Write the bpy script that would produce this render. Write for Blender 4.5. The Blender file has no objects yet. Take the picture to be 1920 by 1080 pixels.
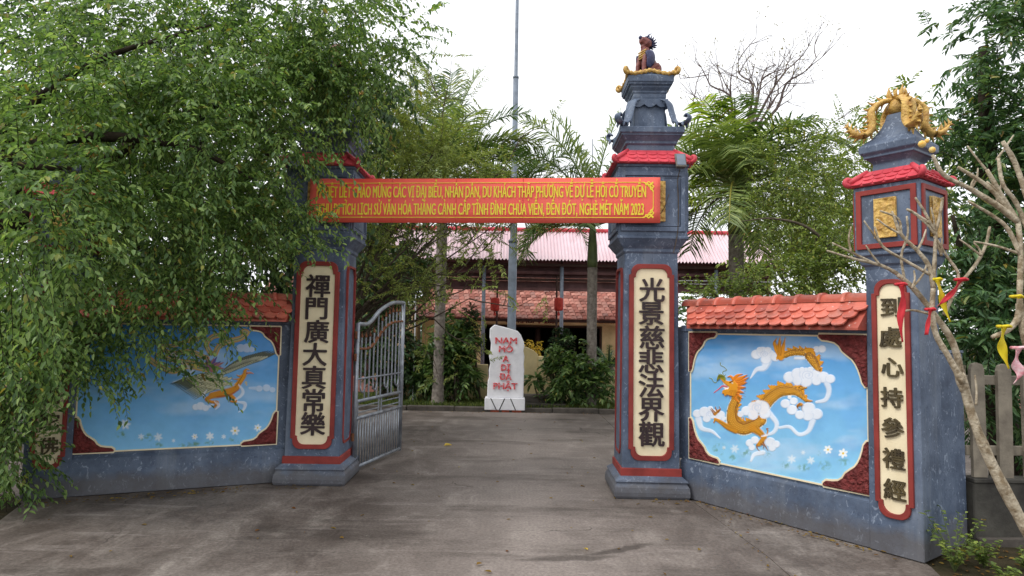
import bpy, math, random
import numpy as np
from mathutils import Vector, Matrix

# ------------------------------------------------------------------ camera, sky, sun
SC = bpy.context.scene
COL = SC.collection
R = math.radians
PITCH, ROLL = math.atan(80 / 1200), R(1.0)
cam_d = bpy.data.cameras.new('camera')
cam = bpy.data.objects.new('camera', cam_d)
COL.objects.link(cam)
_u = Vector((0, -math.sin(PITCH), math.cos(PITCH)))
_r = Vector((1, 0, 0))
_f = Vector((0, math.cos(PITCH), math.sin(PITCH)))
_cr = _r * math.cos(ROLL) + _u * math.sin(ROLL)
_cu = _u * math.cos(ROLL) - _r * math.sin(ROLL)
_m = Matrix((_cr, _cu, -_f)).transposed().to_4x4()
_m.translation = Vector((0, 0, 1.75))
cam.matrix_world = _m
cam_d.lens = 22.5
cam_d.sensor_width = 36
cam_d.clip_start = 0.05
cam_d.clip_end = 1000
SC.camera = cam

SUN_EL, SUN_AZ = R(50), R(-117)      # azimuth measured clockwise from +Y: behind the camera, to the left
world = bpy.data.worlds.new('World')
SC.world = world
world.use_nodes = True
nt = world.node_tree
nt.nodes.clear()
sky = nt.nodes.new('ShaderNodeTexSky')
sky.sky_type = 'NISHITA'
sky.sun_disc = False
sky.sun_elevation = SUN_EL
sky.sun_rotation = SUN_AZ
tc = nt.nodes.new('ShaderNodeTexCoord')
cn = nt.nodes.new('ShaderNodeTexNoise')
cn.inputs['Scale'].default_value = 2.2
cn.inputs['Detail'].default_value = 4
nt.links.new(tc.outputs['Generated'], cn.inputs['Vector'])
cr = nt.nodes.new('ShaderNodeValToRGB')
cr.color_ramp.elements[0].position = .3
cr.color_ramp.elements[0].color = (9.2, 9.35, 9.6, 1)
cr.color_ramp.elements[1].position = .7
cr.color_ramp.elements[1].color = (11.2, 11.3, 11.5, 1)
nt.links.new(cn.outputs['Fac'], cr.inputs['Fac'])
mx = nt.nodes.new('ShaderNodeMixRGB')
mx.inputs['Fac'].default_value = .93
nt.links.new(sky.outputs['Color'], mx.inputs['Color1'])
nt.links.new(cr.outputs['Color'], mx.inputs['Color2'])
bg = nt.nodes.new('ShaderNodeBackground')
bg.inputs['Strength'].default_value = .1
nt.links.new(mx.outputs['Color'], bg.inputs['Color'])
wo = nt.nodes.new('ShaderNodeOutputWorld')
nt.links.new(bg.outputs['Background'], wo.inputs['Surface'])

sun_d = bpy.data.lights.new('sun', 'SUN')
sun_d.energy = 1.5
sun_d.angle = R(24)
sun_d.color = (1, .97, .92)
sun = bpy.data.objects.new('sun', sun_d)
COL.objects.link(sun)
_d = Vector((math.sin(SUN_AZ) * math.cos(SUN_EL), math.cos(SUN_AZ) * math.cos(SUN_EL), math.sin(SUN_EL)))
sun.rotation_euler = _d.to_track_quat('Z', 'Y').to_euler()

SC.view_settings.view_transform = 'Standard'
SC.view_settings.look = 'None'
SC.view_settings.exposure = 0.47
SC.view_settings.gamma = 1
SC.view_settings.use_curve_mapping = False

# ------------------------------------------------------------------ materials
def lin(r, g, b, k=1.0):
    def c(v):
        v /= 255
        return (v / 12.92 if v <= .04045 else ((v + .055) / 1.055) ** 2.4) * k
    return (c(r), c(g), c(b), 1)

def new_mat(name, rough=.7, spec=.3, metal=0):
    m = bpy.data.materials.new(name)
    m.use_nodes = True
    b = m.node_tree.nodes['Principled BSDF']
    b.inputs['Roughness'].default_value = rough
    b.inputs['Specular IOR Level'].default_value = spec
    b.inputs['Metallic'].default_value = metal
    return m, m.node_tree, b

def noise(t, scale, detail=4, vec=None, stretch=None, rough=.55, dist=0):
    n = t.nodes.new('ShaderNodeTexNoise')
    n.inputs['Scale'].default_value = scale
    n.inputs['Detail'].default_value = detail
    n.inputs['Roughness'].default_value = rough
    n.inputs['Distortion'].default_value = dist
    if vec is None:
        g = t.nodes.new('ShaderNodeNewGeometry')
        vec = g.outputs['Position']
    if stretch:
        mp = t.nodes.new('ShaderNodeMapping')
        mp.inputs['Scale'].default_value = stretch
        t.links.new(vec, mp.inputs['Vector'])
        vec = mp.outputs['Vector']
    t.links.new(vec, n.inputs['Vector'])
    return n.outputs['Fac']

def ramp(t, fac, stops):
    r = t.nodes.new('ShaderNodeValToRGB')
    e = r.color_ramp.elements
    e[0].position, e[0].color = stops[0]
    e[1].position, e[1].color = stops[-1]
    for p, c in stops[1:-1]:
        k = e.new(p)
        k.color = c
    t.links.new(fac, r.inputs['Fac'])
    return r.outputs['Color']

def mixc(t, fac, a, b, mode='MIX'):
    m = t.nodes.new('ShaderNodeMixRGB')
    m.blend_type = mode
    for s, v in (('Fac', fac), ('Color1', a), ('Color2', b)):
        if isinstance(v, (int, float)) or isinstance(v, tuple):
            m.inputs[s].default_value = v
        else:
            t.links.new(v, m.inputs[s])
    return m.outputs['Color']

def mathn(t, op, a, b=0.0, clamp=False):
    m = t.nodes.new('ShaderNodeMath')
    m.operation = op
    m.use_clamp = clamp
    for i, v in enumerate((a, b)):
        if isinstance(v, (int, float)):
            m.inputs[i].default_value = v
        else:
            t.links.new(v, m.inputs[i])
    return m.outputs[0]

def bump(t, b, h, strength=.4, dist=.01):
    n = t.nodes.new('ShaderNodeBump')
    n.inputs['Strength'].default_value = strength
    n.inputs['Distance'].default_value = dist
    t.links.new(h, n.inputs['Height'])
    t.links.new(n.outputs['Normal'], b.inputs['Normal'])

BW = lambda v: (v, v, v, 1)

def basic(name, c1, c2=None, scale=6, rough=.7, spec=.3, bs=.3, bd=.004, bscale=60, metal=0, dirt=0.0, lo=.35, hi=.7):
    """Two tones mixed by noise, optional darker dirt blotches, fine relief."""
    m, t, b = new_mat(name, rough, spec, metal)
    c2 = c2 or tuple(min(1, v * .7) for v in c1[:3]) + (1,)
    col = ramp(t, noise(t, scale, 6), [(lo, c1), (hi, c2)])
    if dirt:
        d = ramp(t, noise(t, scale * .45, 8, rough=.7), [(.48, BW(0)), (.72, BW(dirt))])
        col = mixc(t, d, col, (.035, .03, .025, 1))
    t.links.new(col, b.inputs['Base Color'])
    if bs:
        bump(t, b, noise(t, bscale, 5), bs, bd)
    return m

MAT = {}
def blue_stone():
    # slate-blue paint sponged with pale flecks
    m, t, b = new_mat('blue_stone_paint', .55, .35)
    g = t.nodes.new('ShaderNodeNewGeometry')
    base = ramp(t, noise(t, 3.2, 7, g.outputs['Position'], rough=.65), [(.3, lin(62, 73, 92)), (.5, lin(84, 97, 118)), (.72, lin(108, 121, 141))])
    f = noise(t, 17, 3, g.outputs['Position'], (1, 1, .7), .6, 1.6)
    fl = ramp(t, f, [(.60, BW(0)), (.66, BW(.50))])
    col = mixc(t, fl, base, lin(158, 170, 188))
    f2 = noise(t, 24, 2, g.outputs['Position'], (.8, .8, 1), .5, 2.2)
    dk = ramp(t, f2, [(.61, BW(0)), (.69, BW(.42))])
    col = mixc(t, dk, col, lin(42, 52, 72))
    gr = ramp(t, noise(t, 1.3, 9, g.outputs['Position'], (1, 1, .35), .72), [(.52, BW(0)), (.70, BW(.5))])
    col = mixc(t, gr, col, lin(66, 66, 68))
    wr = ramp(t, noise(t, 2.1, 6, g.outputs['Position'], (1.6, 1.6, .12), .7), [(.54, BW(0)), (.7, BW(.38))])
    col = mixc(t, wr, col, lin(136, 142, 150))
    # splashed, dusty foot of the masonry
    sx = t.nodes.new('ShaderNodeSeparateXYZ')
    t.links.new(g.outputs['Position'], sx.inputs['Vector'])
    zz = mathn(t, 'ADD', sx.outputs['Z'], mathn(t, 'MULTIPLY', noise(t, 5, 6, g.outputs['Position']), -.25))
    ft = ramp(t, zz, [(-.02, BW(.6)), (.12, BW(0))])
    col = mixc(t, ft, col, lin(92, 84, 76))
    t.links.new(col, b.inputs['Base Color'])
    bump(t, b, noise(t, 45, 6, g.outputs['Position']), .35, .006)
    return m
MAT['blue'] = blue_stone()
MAT['red_frame'] = basic('oxide_red_paint', lin(150, 60, 54), lin(118, 44, 40), 4, .6, .3, .3, .004, 50, dirt=.2)
MAT['cream'] = basic('cream_paint', lin(240, 227, 194), lin(225, 209, 174), 3, .6, .3, .2, .003, 60, dirt=.22)
MAT['ink'] = basic('dark_lettering_paint', lin(58, 42, 44), lin(38, 26, 30), 10, .45, .4, .1)
MAT['ink_gold'] = basic('bronze_lettering_paint', lin(88, 76, 48), lin(50, 42, 30), 12, .45, .4, .1)
MAT['pink_tile'] = basic('pink_red_tile_paint', lin(216, 80, 92), lin(186, 60, 72), 9, .5, .4, .3, .004, 60, dirt=.18)
MAT['gold'] = basic('gold_paint', lin(224, 186, 100), lin(172, 124, 54), 22, .42, .5, .9, .014, 60, dirt=.25)
MAT['relief_red'] = basic('carved_red_paint', lin(140, 62, 60), lin(92, 36, 36), 16, .55, .35, 1.0, .10, 22)
MAT['white_paint'] = basic('white_stone_paint', lin(238, 238, 242), lin(222, 222, 228), 3, .6, .3, .2, .003, 40, dirt=.28)
MAT['red_letter'] = basic('worn_red_letter_paint', lin(214, 58, 62), lin(232, 170, 176), 26, .6, .3, .2, lo=.45, hi=.62)
MAT['black'] = basic('black_groove', (.015, .015, .015, 1), (.03, .03, .03, 1), 9, .8, .2, 0)
MAT['steel'] = basic('galvanised_steel', lin(158, 164, 172), lin(120, 124, 132), 10, .42, .5, .15, .002, 80, metal=.55)
MAT['rust'] = basic('rusty_steel', lin(126, 84, 58), lin(84, 52, 36), 18, .8, .2, .5, .003, 70)
MAT['post'] = basic('grey_steel_post', lin(122, 132, 146), lin(98, 106, 118), 6, .5, .4, .1)
MAT['grey_metal'] = basic('lamp_housing', lin(112, 108, 100), lin(84, 80, 74), 20, .5, .5, .1)
MAT['cable'] = basic('cable_rubber', lin(96, 84, 70), lin(60, 50, 42), 9, .6, .3, 0)
MAT['yellow_wall'] = basic('cream_wall_plaster', lin(226, 208, 160), lin(196, 176, 132), 1.6, .8, .2, .3, .006, 40, dirt=.35)
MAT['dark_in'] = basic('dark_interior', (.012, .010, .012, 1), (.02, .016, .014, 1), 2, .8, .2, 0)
MAT['wood'] = basic('dark_wood', lin(66, 48, 42), lin(48, 36, 32), 5, .7, .2, .2)
MAT['beam'] = basic('brown_beam_and_shade', lin(108, 80, 80), lin(78, 56, 58), 3, .7, .2, .1)  # beam paint, also the tone of sheets standing for underside shade
MAT['lantern'] = basic('red_lantern_cloth', lin(176, 62, 50), lin(140, 44, 40), 12, .7, .2, .2)
MAT['bark'] = basic('grey_bark', lin(104, 94, 82), lin(66, 58, 50), 12, .9, .1, .9, .02, 24)
MAT['bark_dark'] = basic('dark_bark', lin(62, 54, 46), lin(36, 32, 28), 8, .9, .1, .9, .02, 24)
MAT['frangipani'] = basic('frangipani_bark', lin(192, 180, 158), lin(136, 120, 96), 26, .75, .25, .9, .010, 70, dirt=.4, lo=.38, hi=.62)
MAT['pale_bark'] = basic('pale_twig_bark', lin(112, 100, 96), lin(86, 76, 74), 4, .9, .1, .3)
MAT['palm_bark'] = basic('palm_bark', lin(138, 130, 122), lin(96, 88, 82), 14, .85, .1, .5, .01, 40)
MAT['palm_green'] = basic('palm_crownshaft', lin(92, 104, 62), lin(70, 80, 52), 6, .5, .3, .1)
MAT['kerb'] = basic('kerb_concrete', lin(96, 90, 84), lin(66, 62, 58), 5, .9, .15, .6, .01, 30, dirt=.3)
MAT['fence'] = basic('weathered_concrete_pickets', lin(148, 139, 124), lin(112, 104, 94), 6, .85, .15, .5, .008, 40, dirt=.4)
MAT['fence_base'] = basic('mossy_dark_wall', lin(88, 86, 80), lin(56, 54, 52), 4, .9, .1, .6, .01, 30, dirt=.5)
MAT['soil'] = basic('soil', lin(70, 62, 48), lin(46, 46, 32), 5, .95, .05, .8, .03, 18)
MAT['terrace'] = basic('pink_terrace_tiles', lin(176, 126, 114), lin(140, 100, 92), 5, .8, .2, .2)
MAT['brick'] = basic('red_brick', lin(150, 76, 58), lin(110, 54, 44), 16, .85, .15, .6)
MAT['ribbon_red'] = basic('red_ribbon', lin(214, 58, 66), lin(180, 40, 52), 9, .6, .3, .1)
MAT['ribbon_yellow'] = basic('yellow_ribbon', lin(226, 208, 40), lin(196, 172, 30), 9, .6, .3, .1)
MAT['ribbon_pink'] = basic('pink_white_ribbon', lin(232, 200, 204), lin(214, 110, 124), 40, .6, .3, .1)
MAT['petal'] = basic('waxy_bud', lin(240, 220, 150), lin(226, 168, 60), 24, .5, .3, .1)
MAT['statue_red'] = basic('statue_red_paint', lin(136, 78, 70), lin(88, 46, 46), 22, .5, .4, .5, .006, 60)
MAT['statue_blue'] = basic('statue_blue_paint', lin(64, 68, 104), lin(40, 40, 66), 22, .5, .4, .5, .006, 60)

def orange_tile():
    m, t, b = new_mat('glazed_orange_tile', .42, .45)
    oi = t.nodes.new('ShaderNodeObjectInfo')
    c = ramp(t, oi.outputs['Random'], [(0, lin(164, 80, 66)), (.4, lin(196, 100, 82)), (.8, lin(212, 116, 96)), (1, lin(178, 108, 92))])
    n = ramp(t, noise(t, 22, 5), [(.5, BW(0)), (.75, BW(.35))])
    c = mixc(t, n, c, lin(168, 64, 52))
    ms = ramp(t, noise(t, 3.2, 8, rough=.72), [(.5, BW(0)), (.68, BW(.62))])
    c = mixc(t, ms, c, lin(104, 66, 58))
    w = ramp(t, noise(t, 34, 3, rough=.7), [(.66, BW(0)), (.70, BW(.7))])
    c = mixc(t, w, c, lin(232, 220, 214))
    t.links.new(c, b.inputs['Base Color'])
    bump(t, b, noise(t, 70, 3), .2, .003)
    return m
MAT['tile'] = orange_tile()

def clay_roof():
    m, t, b = new_mat('old_clay_tiles', .85, .15)
    g = t.nodes.new('ShaderNodeNewGeometry')
    c = ramp(t, g.outputs['Random Per Island'], [(0, lin(112, 70, 60)), (.35, lin(164, 106, 94)), (.7, lin(190, 134, 120)), (1, lin(142, 108, 100))])
    n = ramp(t, noise(t, 1.2, 7), [(.45, BW(0)), (.75, BW(.5))])
    c = mixc(t, n, c, lin(120, 96, 88))
    t.links.new(c, b.inputs['Base Color'])
    bump(t, b, noise(t, 20, 3), .4, .02)
    return m
MAT['clay'] = clay_roof()

def pink_sheet():
    m, t, b = new_mat('faded_pink_sheet_metal', .5, .4)
    g = t.nodes.new('ShaderNodeNewGeometry')
    c = ramp(t, noise(t, .8, 6, g.outputs['Position'], (1, .4, 1)), [(.3, lin(206, 178, 184)), (.6, lin(222, 200, 206)), (.8, lin(188, 152, 158))])
    t.links.new(c, b.inputs['Base Color'])
    return m
MAT['pink_sheet'] = pink_sheet()

def concrete():
    m, t, b = new_mat('stained_concrete', .82, .22)
    g = t.nodes.new('ShaderNodeNewGeometry')
    P = g.outputs['Position']
    sx = t.nodes.new('ShaderNodeSeparateXYZ')
    t.links.new(P, sx.inputs['Vector'])
    n1 = noise(t, .55, 9, P, rough=.68)
    n2 = noise(t, 2.6, 8, P, (1, .55, 1), .7, .6)
    n3 = noise(t, 38, 6, P, rough=.7)
    c = ramp(t, n1, [(.34, lin(76, 66, 60)), (.5, lin(110, 100, 94)), (.64, lin(146, 137, 130))])
    c2 = ramp(t, n2, [(.4, lin(66, 57, 51)), (.54, lin(110, 101, 95)), (.68, lin(160, 152, 144))])
    c = mixc(t, .5, c, c2)
    # wheel-worn paler middle of the drive
    wx = mathn(t, 'ABSOLUTE', mathn(t, 'SUBTRACT', sx.outputs['X'], .25))
    wn = mathn(t, 'ADD', wx, mathn(t, 'MULTIPLY', n1, 2.2))
    pale = ramp(t, mathn(t, 'MULTIPLY', wn, .3), [(.32, BW(.6)), (.85, BW(0))])
    c = mixc(t, pale, c, lin(156, 146, 140))
    # scuffs across the drive
    sc_ = ramp(t, noise(t, 3.0, 7, P, (.22, 1.6, 1), .72, .4), [(.56, BW(0)), (.70, BW(.5))])
    c = mixc(t, sc_, c, lin(164, 154, 148))
    dk = ramp(t, noise(t, 1.1, 8, P, (.35, 1.1, 1), .7), [(.51, BW(0)), (.66, BW(.62))])
    c = mixc(t, dk, c, lin(62, 55, 50))
    # hairline cracks, present only here and there
    vo = t.nodes.new('ShaderNodeTexVoronoi')
    vo.feature = 'DISTANCE_TO_EDGE'
    vo.inputs['Scale'].default_value = .55
    wv = t.nodes.new('ShaderNodeVectorMath'); wv.operation = 'MULTIPLY_ADD'
    nz = t.nodes.new('ShaderNodeTexNoise'); nz.inputs['Scale'].default_value = 2.4; nz.inputs['Detail'].default_value = 8
    t.links.new(P, nz.inputs['Vector'])
    t.links.new(nz.outputs['Color'], wv.inputs[0]); wv.inputs[1].default_value = (.5, .5, .5); t.links.new(P, wv.inputs[2])
    t.links.new(wv.outputs[0], vo.inputs['Vector'])
    ck = ramp(t, vo.outputs['Distance'], [(.0, BW(.75)), (.007, BW(0))])
    ckm = ramp(t, noise(t, .5, 3, P), [(.56, BW(0)), (.60, BW(1))])
    c = mixc(t, mixc(t, 1.0, ck, ckm, 'MULTIPLY'), c, lin(44, 38, 35))
    # pale cement scars and tyre scuffs
    sp = ramp(t, noise(t, 7, 7, P, (.5, 1.2, 1), .75), [(.63, BW(0)), (.72, BW(.6))])
    c = mixc(t, sp, c, lin(182, 174, 166))
    # grit
    gt = ramp(t, n3, [(.3, BW(.62)), (.62, BW(1.12))])
    c = mixc(t, 1.0, c, gt, 'MULTIPLY')
    # old oil stain: two long overlapping ellipses near the drive's middle
    st = None
    for (cx, cy, rx, ry, rot) in ((.48, 5.08, .36, .06, .12), (.90, 5.30, .32, .05, .50)):
        dx = mathn(t, 'SUBTRACT', sx.outputs['X'], cx)
        dy = mathn(t, 'SUBTRACT', sx.outputs['Y'], cy)
        ux = mathn(t, 'ADD', mathn(t, 'MULTIPLY', dx, math.cos(rot)), mathn(t, 'MULTIPLY', dy, math.sin(rot)))
        uy = mathn(t, 'SUBTRACT', mathn(t, 'MULTIPLY', dy, math.cos(rot)), mathn(t, 'MULTIPLY', dx, math.sin(rot)))
        uy = mathn(t, 'ADD', uy, mathn(t, 'MULTIPLY', mathn(t, 'SUBTRACT', noise(t, 5, 4, P), .5), .14))
        q = mathn(t, 'ADD', mathn(t, 'POWER', mathn(t, 'ABSOLUTE', mathn(t, 'DIVIDE', ux, rx)), 2.0), mathn(t, 'POWER', mathn(t, 'ABSOLUTE', mathn(t, 'DIVIDE', uy, ry)), 2.0))
        v = ramp(t, mathn(t, 'MULTIPLY', q, .5), [(.2, BW(.62)), (.75, BW(0))])
        st = v if st is None else mixc(t, 1.0, st, v, 'LIGHTEN')
    c = mixc(t, st, c, lin(52, 46, 42))
    t.links.new(c, b.inputs['Base Color'])
    rr = ramp(t, n2, [(.3, BW(.6)), (.7, BW(.9))])
    t.links.new(rr, b.inputs['Roughness'])
    hgt = mixc(t, .5, n3, n2)
    bump(t, b, hgt, .6, .012)
    return m
MAT['concrete'] = concrete()

def leaf_mat(name, dark, mid, light, gloss=.45, trans=.35):
    m, t, b = new_mat(name, gloss, .35)
    g = t.nodes.new('ShaderNodeNewGeometry')
    oi = t.nodes.new('ShaderNodeObjectInfo')
    r = mathn(t, 'FRACT', mathn(t, 'ADD', g.outputs['Random Per Island'], oi.outputs['Random']))
    c = ramp(t, r, [(0, dark), (.5, mid), (.93, light), (.965, light), (.985, lin(170, 158, 70)), (1, lin(134, 104, 58))])
    n = noise(t, 1.4, 3)
    c = mixc(t, mathn(t, 'MULTIPLY', ramp(t, n, [(.35, BW(0)), (.65, BW(1))]), .45), c, mid)
    t.links.new(c, b.inputs['Base Color'])
    tr = t.nodes.new('ShaderNodeBsdfTranslucent')
    tcol = mixc(t, 1.0, c, (1.25, 1.3, .68, 1), 'MULTIPLY')
    t.links.new(tcol, tr.inputs['Color'])
    ms = t.nodes.new('ShaderNodeMixShader')
    ms.inputs['Fac'].default_value = trans
    t.links.new(b.outputs['BSDF'], ms.inputs[1])
    t.links.new(tr.outputs['BSDF'], ms.inputs[2])
    t.links.new(ms.outputs['Shader'], t.nodes['Material Output'].inputs['Surface'])
    return m
MAT['ficus'] = leaf_mat('fig_leaf', lin(66, 94, 56), lin(108, 138, 80), lin(160, 184, 110), .4, .46)
MAT['ficus_far'] = leaf_mat('fig_leaf_old', lin(46, 68, 46), lin(66, 92, 58), lin(94, 118, 70))
MAT['feather'] = leaf_mat('feathery_leaf', lin(104, 120, 66), lin(136, 150, 84), lin(178, 188, 108), .55)
MAT['airy'] = leaf_mat('light_airy_leaf', lin(84, 104, 56), lin(122, 142, 74), lin(172, 184, 96), .55)
MAT['hedge'] = leaf_mat('hedge_leaf', lin(72, 92, 48), lin(110, 130, 64), lin(156, 170, 86), .5)
MAT['dark_leaf'] = leaf_mat('long_dark_leaf', lin(50, 78, 54), lin(80, 112, 74), lin(124, 152, 98), .34)
MAT['shrub'] = leaf_mat('glossy_shrub_leaf', lin(52, 78, 46), lin(84, 112, 62), lin(134, 156, 96), .3)
MAT['palm'] = leaf_mat('palm_leaflet', lin(82, 102, 60), lin(118, 138, 80), lin(170, 182, 112), .42)
MAT['palm_dark'] = leaf_mat('palm_leaflet_dark', lin(52, 76, 42), lin(78, 104, 56), lin(118, 138, 78), .42)
MAT['palm_bright'] = leaf_mat('palm_leaflet_yellowish', lin(104, 134, 52), lin(156, 182, 66), lin(206, 216, 100), .42)
MAT['cypress'] = leaf_mat('cypress_scale_leaf', lin(28, 48, 30), lin(40, 62, 38), lin(56, 80, 46), .6)
MAT['grass'] = leaf_mat('grass_blade', lin(58, 76, 36), lin(86, 104, 48), lin(130, 136, 74), .6)
MAT['dry'] = leaf_mat('dry_seed_leaf', lin(120, 112, 90), lin(146, 138, 112), lin(170, 164, 140), .7)
MAT['yellow_leaf'] = leaf_mat('yellow_flower_leaf', lin(170, 140, 50), lin(206, 176, 70), lin(226, 200, 100), .6)
MAT['litter'] = leaf_mat('fallen_leaf', lin(96, 70, 40), lin(140, 116, 50), lin(110, 60, 34), .7)

def paint_mat(name):
    m, t, b = new_mat(name, .55, .3)
    a = t.nodes.new('ShaderNodeAttribute')
    a.attribute_name = 'paint'
    n = ramp(t, noise(t, 7, 6), [(.3, BW(.92)), (.7, BW(1.04))])
    c = mixc(t, 1.0, a.outputs['Color'], n, 'MULTIPLY')
    t.links.new(c, b.inputs['Base Color'])
    bump(t, b, noise(t, 90, 3), .15, .002)
    return m
MAT['paint'] = paint_mat('mural_paint')

def banner_mat():
    m, t, b = new_mat('red_banner_print', .5, .35)
    g = t.nodes.new('ShaderNodeNewGeometry')
    c = ramp(t, noise(t, .7, 4, g.outputs['Position'], (1, 1, 1)), [(.35, lin(230, 80, 68)), (.65, lin(238, 108, 94))])
    t.links.new(c, b.inputs['Base Color'])
    bump(t, b, noise(t, 60, 2, g.outputs['Position'], (1, 1, .02)), .3, .004)
    return m
MAT['banner'] = banner_mat()
MAT['banner_yellow'] = basic('banner_yellow_print', lin(230, 212, 66), lin(234, 206, 58), 6, .5, .35, 0)

# ------------------------------------------------------------------ object helpers
def link(o, parent=None):
    COL.objects.link(o)
    if parent is not None:
        o.parent = parent
    return o

def tag(o, label=None, cat=None, group=None, kind=None):
    if label: o['label'] = label
    if cat: o['category'] = cat
    if group: o['group'] = group
    if kind: o['kind'] = kind
    return o

def thing(name, label, cat, loc=(0, 0, 0), rotz=0, group=None):
    o = bpy.data.objects.new(name, None)
    o.empty_display_size = .2
    COL.objects.link(o)
    o.location = loc
    o.rotation_euler = (0, 0, rotz)
    return tag(o, label, cat, group)

def put(name, mesh, parent, loc=(0, 0, 0), rot=(0, 0, 0), scale=(1, 1, 1)):
    o = bpy.data.objects.new(name, mesh)
    link(o, parent)
    o.location, o.rotation_euler, o.scale = loc, rot, scale
    return o

def putm(name, mesh, parent, mtx):
    o = bpy.data.objects.new(name, mesh)
    link(o, parent)
    o.matrix_basis = mtx
    return o

class MB:
    def __init__(s):
        s.v, s.f = [], []
    def add(s, vs, fs):
        k = len(s.v)
        s.v += [tuple(v) for v in vs]
        s.f += [tuple(i + k for i in f) for f in fs]
        return s
    def box(s, x0, x1, y0, y1, z0, z1):
        return s.add([(x0, y0, z0), (x1, y0, z0), (x1, y1, z0), (x0, y1, z0), (x0, y0, z1), (x1, y0, z1), (x1, y1, z1), (x0, y1, z1)],
                     [(0, 3, 2, 1), (4, 5, 6, 7), (0, 1, 5, 4), (1, 2, 6, 5), (2, 3, 7, 6), (3, 0, 4, 7)])
    def sq(s, prof, cx=0, cy=0):
        """Square-plan solid from (half width, z) pairs, bottom to top."""
        vs, fs = [], []
        for h, z in prof:
            vs += [(cx - h, cy - h, z), (cx + h, cy - h, z), (cx + h, cy + h, z), (cx - h, cy + h, z)]
        for i in range(len(prof) - 1):
            for k in range(4):
                a, b = i * 4 + k, i * 4 + (k + 1) % 4
                fs.append((a, b, b + 4, a + 4))
        fs.append((3, 2, 1, 0))
        e = len(vs) - 4
        fs.append((e, e + 1, e + 2, e + 3))
        return s.add(vs, fs)
    def tube(s, pts, rad, n=8, flat=1.0, cap=True, upv=None):
        pts = [Vector(p) for p in pts]
        if not hasattr(rad, '__len__'): rad = [rad] * len(pts)
        vs, fs = [], []
        prev = None
        for i, p in enumerate(pts):
            t = (pts[min(i + 1, len(pts) - 1)] - pts[max(i - 1, 0)])
            if t.length < 1e-9: t = Vector((0, 0, 1))
            t.normalize()
            if upv is not None:
                a = Vector(upv).cross(t)
                if a.length < 1e-5: a = t.orthogonal()
            elif prev is None:
                a = t.orthogonal()
            else:
                a = prev - t * prev.dot(t)
                if a.length < 1e-6: a = t.orthogonal()
            a.normalize()
            prev = a
            b = t.cross(a)
            for k in range(n):
                w = 2 * math.pi * k / n
                vs.append(p + a * math.cos(w) * rad[i] + b * math.sin(w) * rad[i] * flat)
        for i in range(len(pts) - 1):
            for k in range(n):
                k2 = (k + 1) % n
                fs.append((i * n + k, i * n + k2, (i + 1) * n + k2, (i + 1) * n + k))
        if cap:
            fs.append(tuple(range(n - 1, -1, -1)))
            e = (len(pts) - 1) * n
            fs.append(tuple(range(e, e + n)))
        return s.add(vs, fs)
    def prism(s, poly, y0, y1):
        """Outline in (x, z), extruded from y0 (front) to y1 (back)."""
        n = len(poly)
        vs = [(x, y0, z) for x, z in poly] + [(x, y1, z) for x, z in poly]
        fs = [tuple(range(n)), tuple(range(2 * n - 1, n - 1, -1))]
        for i in range(n):
            j = (i + 1) % n
            fs.append((j, i, i + n, j + n))
        return s.add(vs, fs)
    def ring(s, out, inn, y0, y1):
        n = len(out)
        vs = [(x, y0, z) for x, z in out] + [(x, y0, z) for x, z in inn] + [(x, y1, z) for x, z in out] + [(x, y1, z) for x, z in inn]
        fs = []
        for i in range(n):
            j = (i + 1) % n
            fs += [(i, j, j + n, i + n), (j, i, i + 2 * n, j + 2 * n), (i + n, j + n, j + 3 * n, i + 3 * n)]
        return s.add(vs, fs)
    def lathe(s, prof, n=16, cx=0, cy=0, sy=1.0):
        vs, fs = [], []
        for r, z in prof:
            for k in range(n):
                a = 2 * math.pi * k / n
                vs.append((cx + r * math.cos(a), cy + r * sy * math.sin(a), z))
        for i in range(len(prof) - 1):
            for k in range(n):
                k2 = (k + 1) % n
                fs.append((i * n + k, i * n + k2, (i + 1) * n + k2, (i + 1) * n + k))
        fs.append(tuple(range(n - 1, -1, -1)))
        e = (len(prof) - 1) * n
        fs.append(tuple(range(e, e + n)))
        return s.add(vs, fs)
    def mesh(s, name, mat, smooth=False):
        me = bpy.data.meshes.new(name)
        me.from_pydata(s.v, [], s.f)
        me.materials.append(MAT[mat] if isinstance(mat, str) else mat)
        if smooth:
            me.polygons.foreach_set('use_smooth', [True] * len(me.polygons))
        me.update()
        return me
    def build(s, name, mat, parent=None, smooth=False, bev=0, seg=1, auto=False, **kw):
        me = s.mesh(name, mat, smooth)
        o = put(name, me, parent, **kw)
        if bev:
            m = o.modifiers.new('edge', 'BEVEL')
            m.width = bev
            m.segments = seg
            m.limit_method = 'ANGLE'
            m.angle_limit = R(35)
        return o

def catmull(pts, per=8):
    P = [np.array(p, float) for p in pts]
    P = [2 * P[0] - P[1]] + P + [2 * P[-1] - P[-2]]
    out = []
    for i in range(1, len(P) - 2):
        for k in range(per):
            t = k / per
            a, b, c, d = P[i - 1], P[i], P[i + 1], P[i + 2]
            out.append(.5 * ((2 * b) + (-a + c) * t + (2 * a - 5 * b + 4 * c - d) * t * t + (-a + 3 * b - 3 * c + d) * t ** 3))
    out.append(P[-2])
    return [tuple(p) for p in out]

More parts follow.
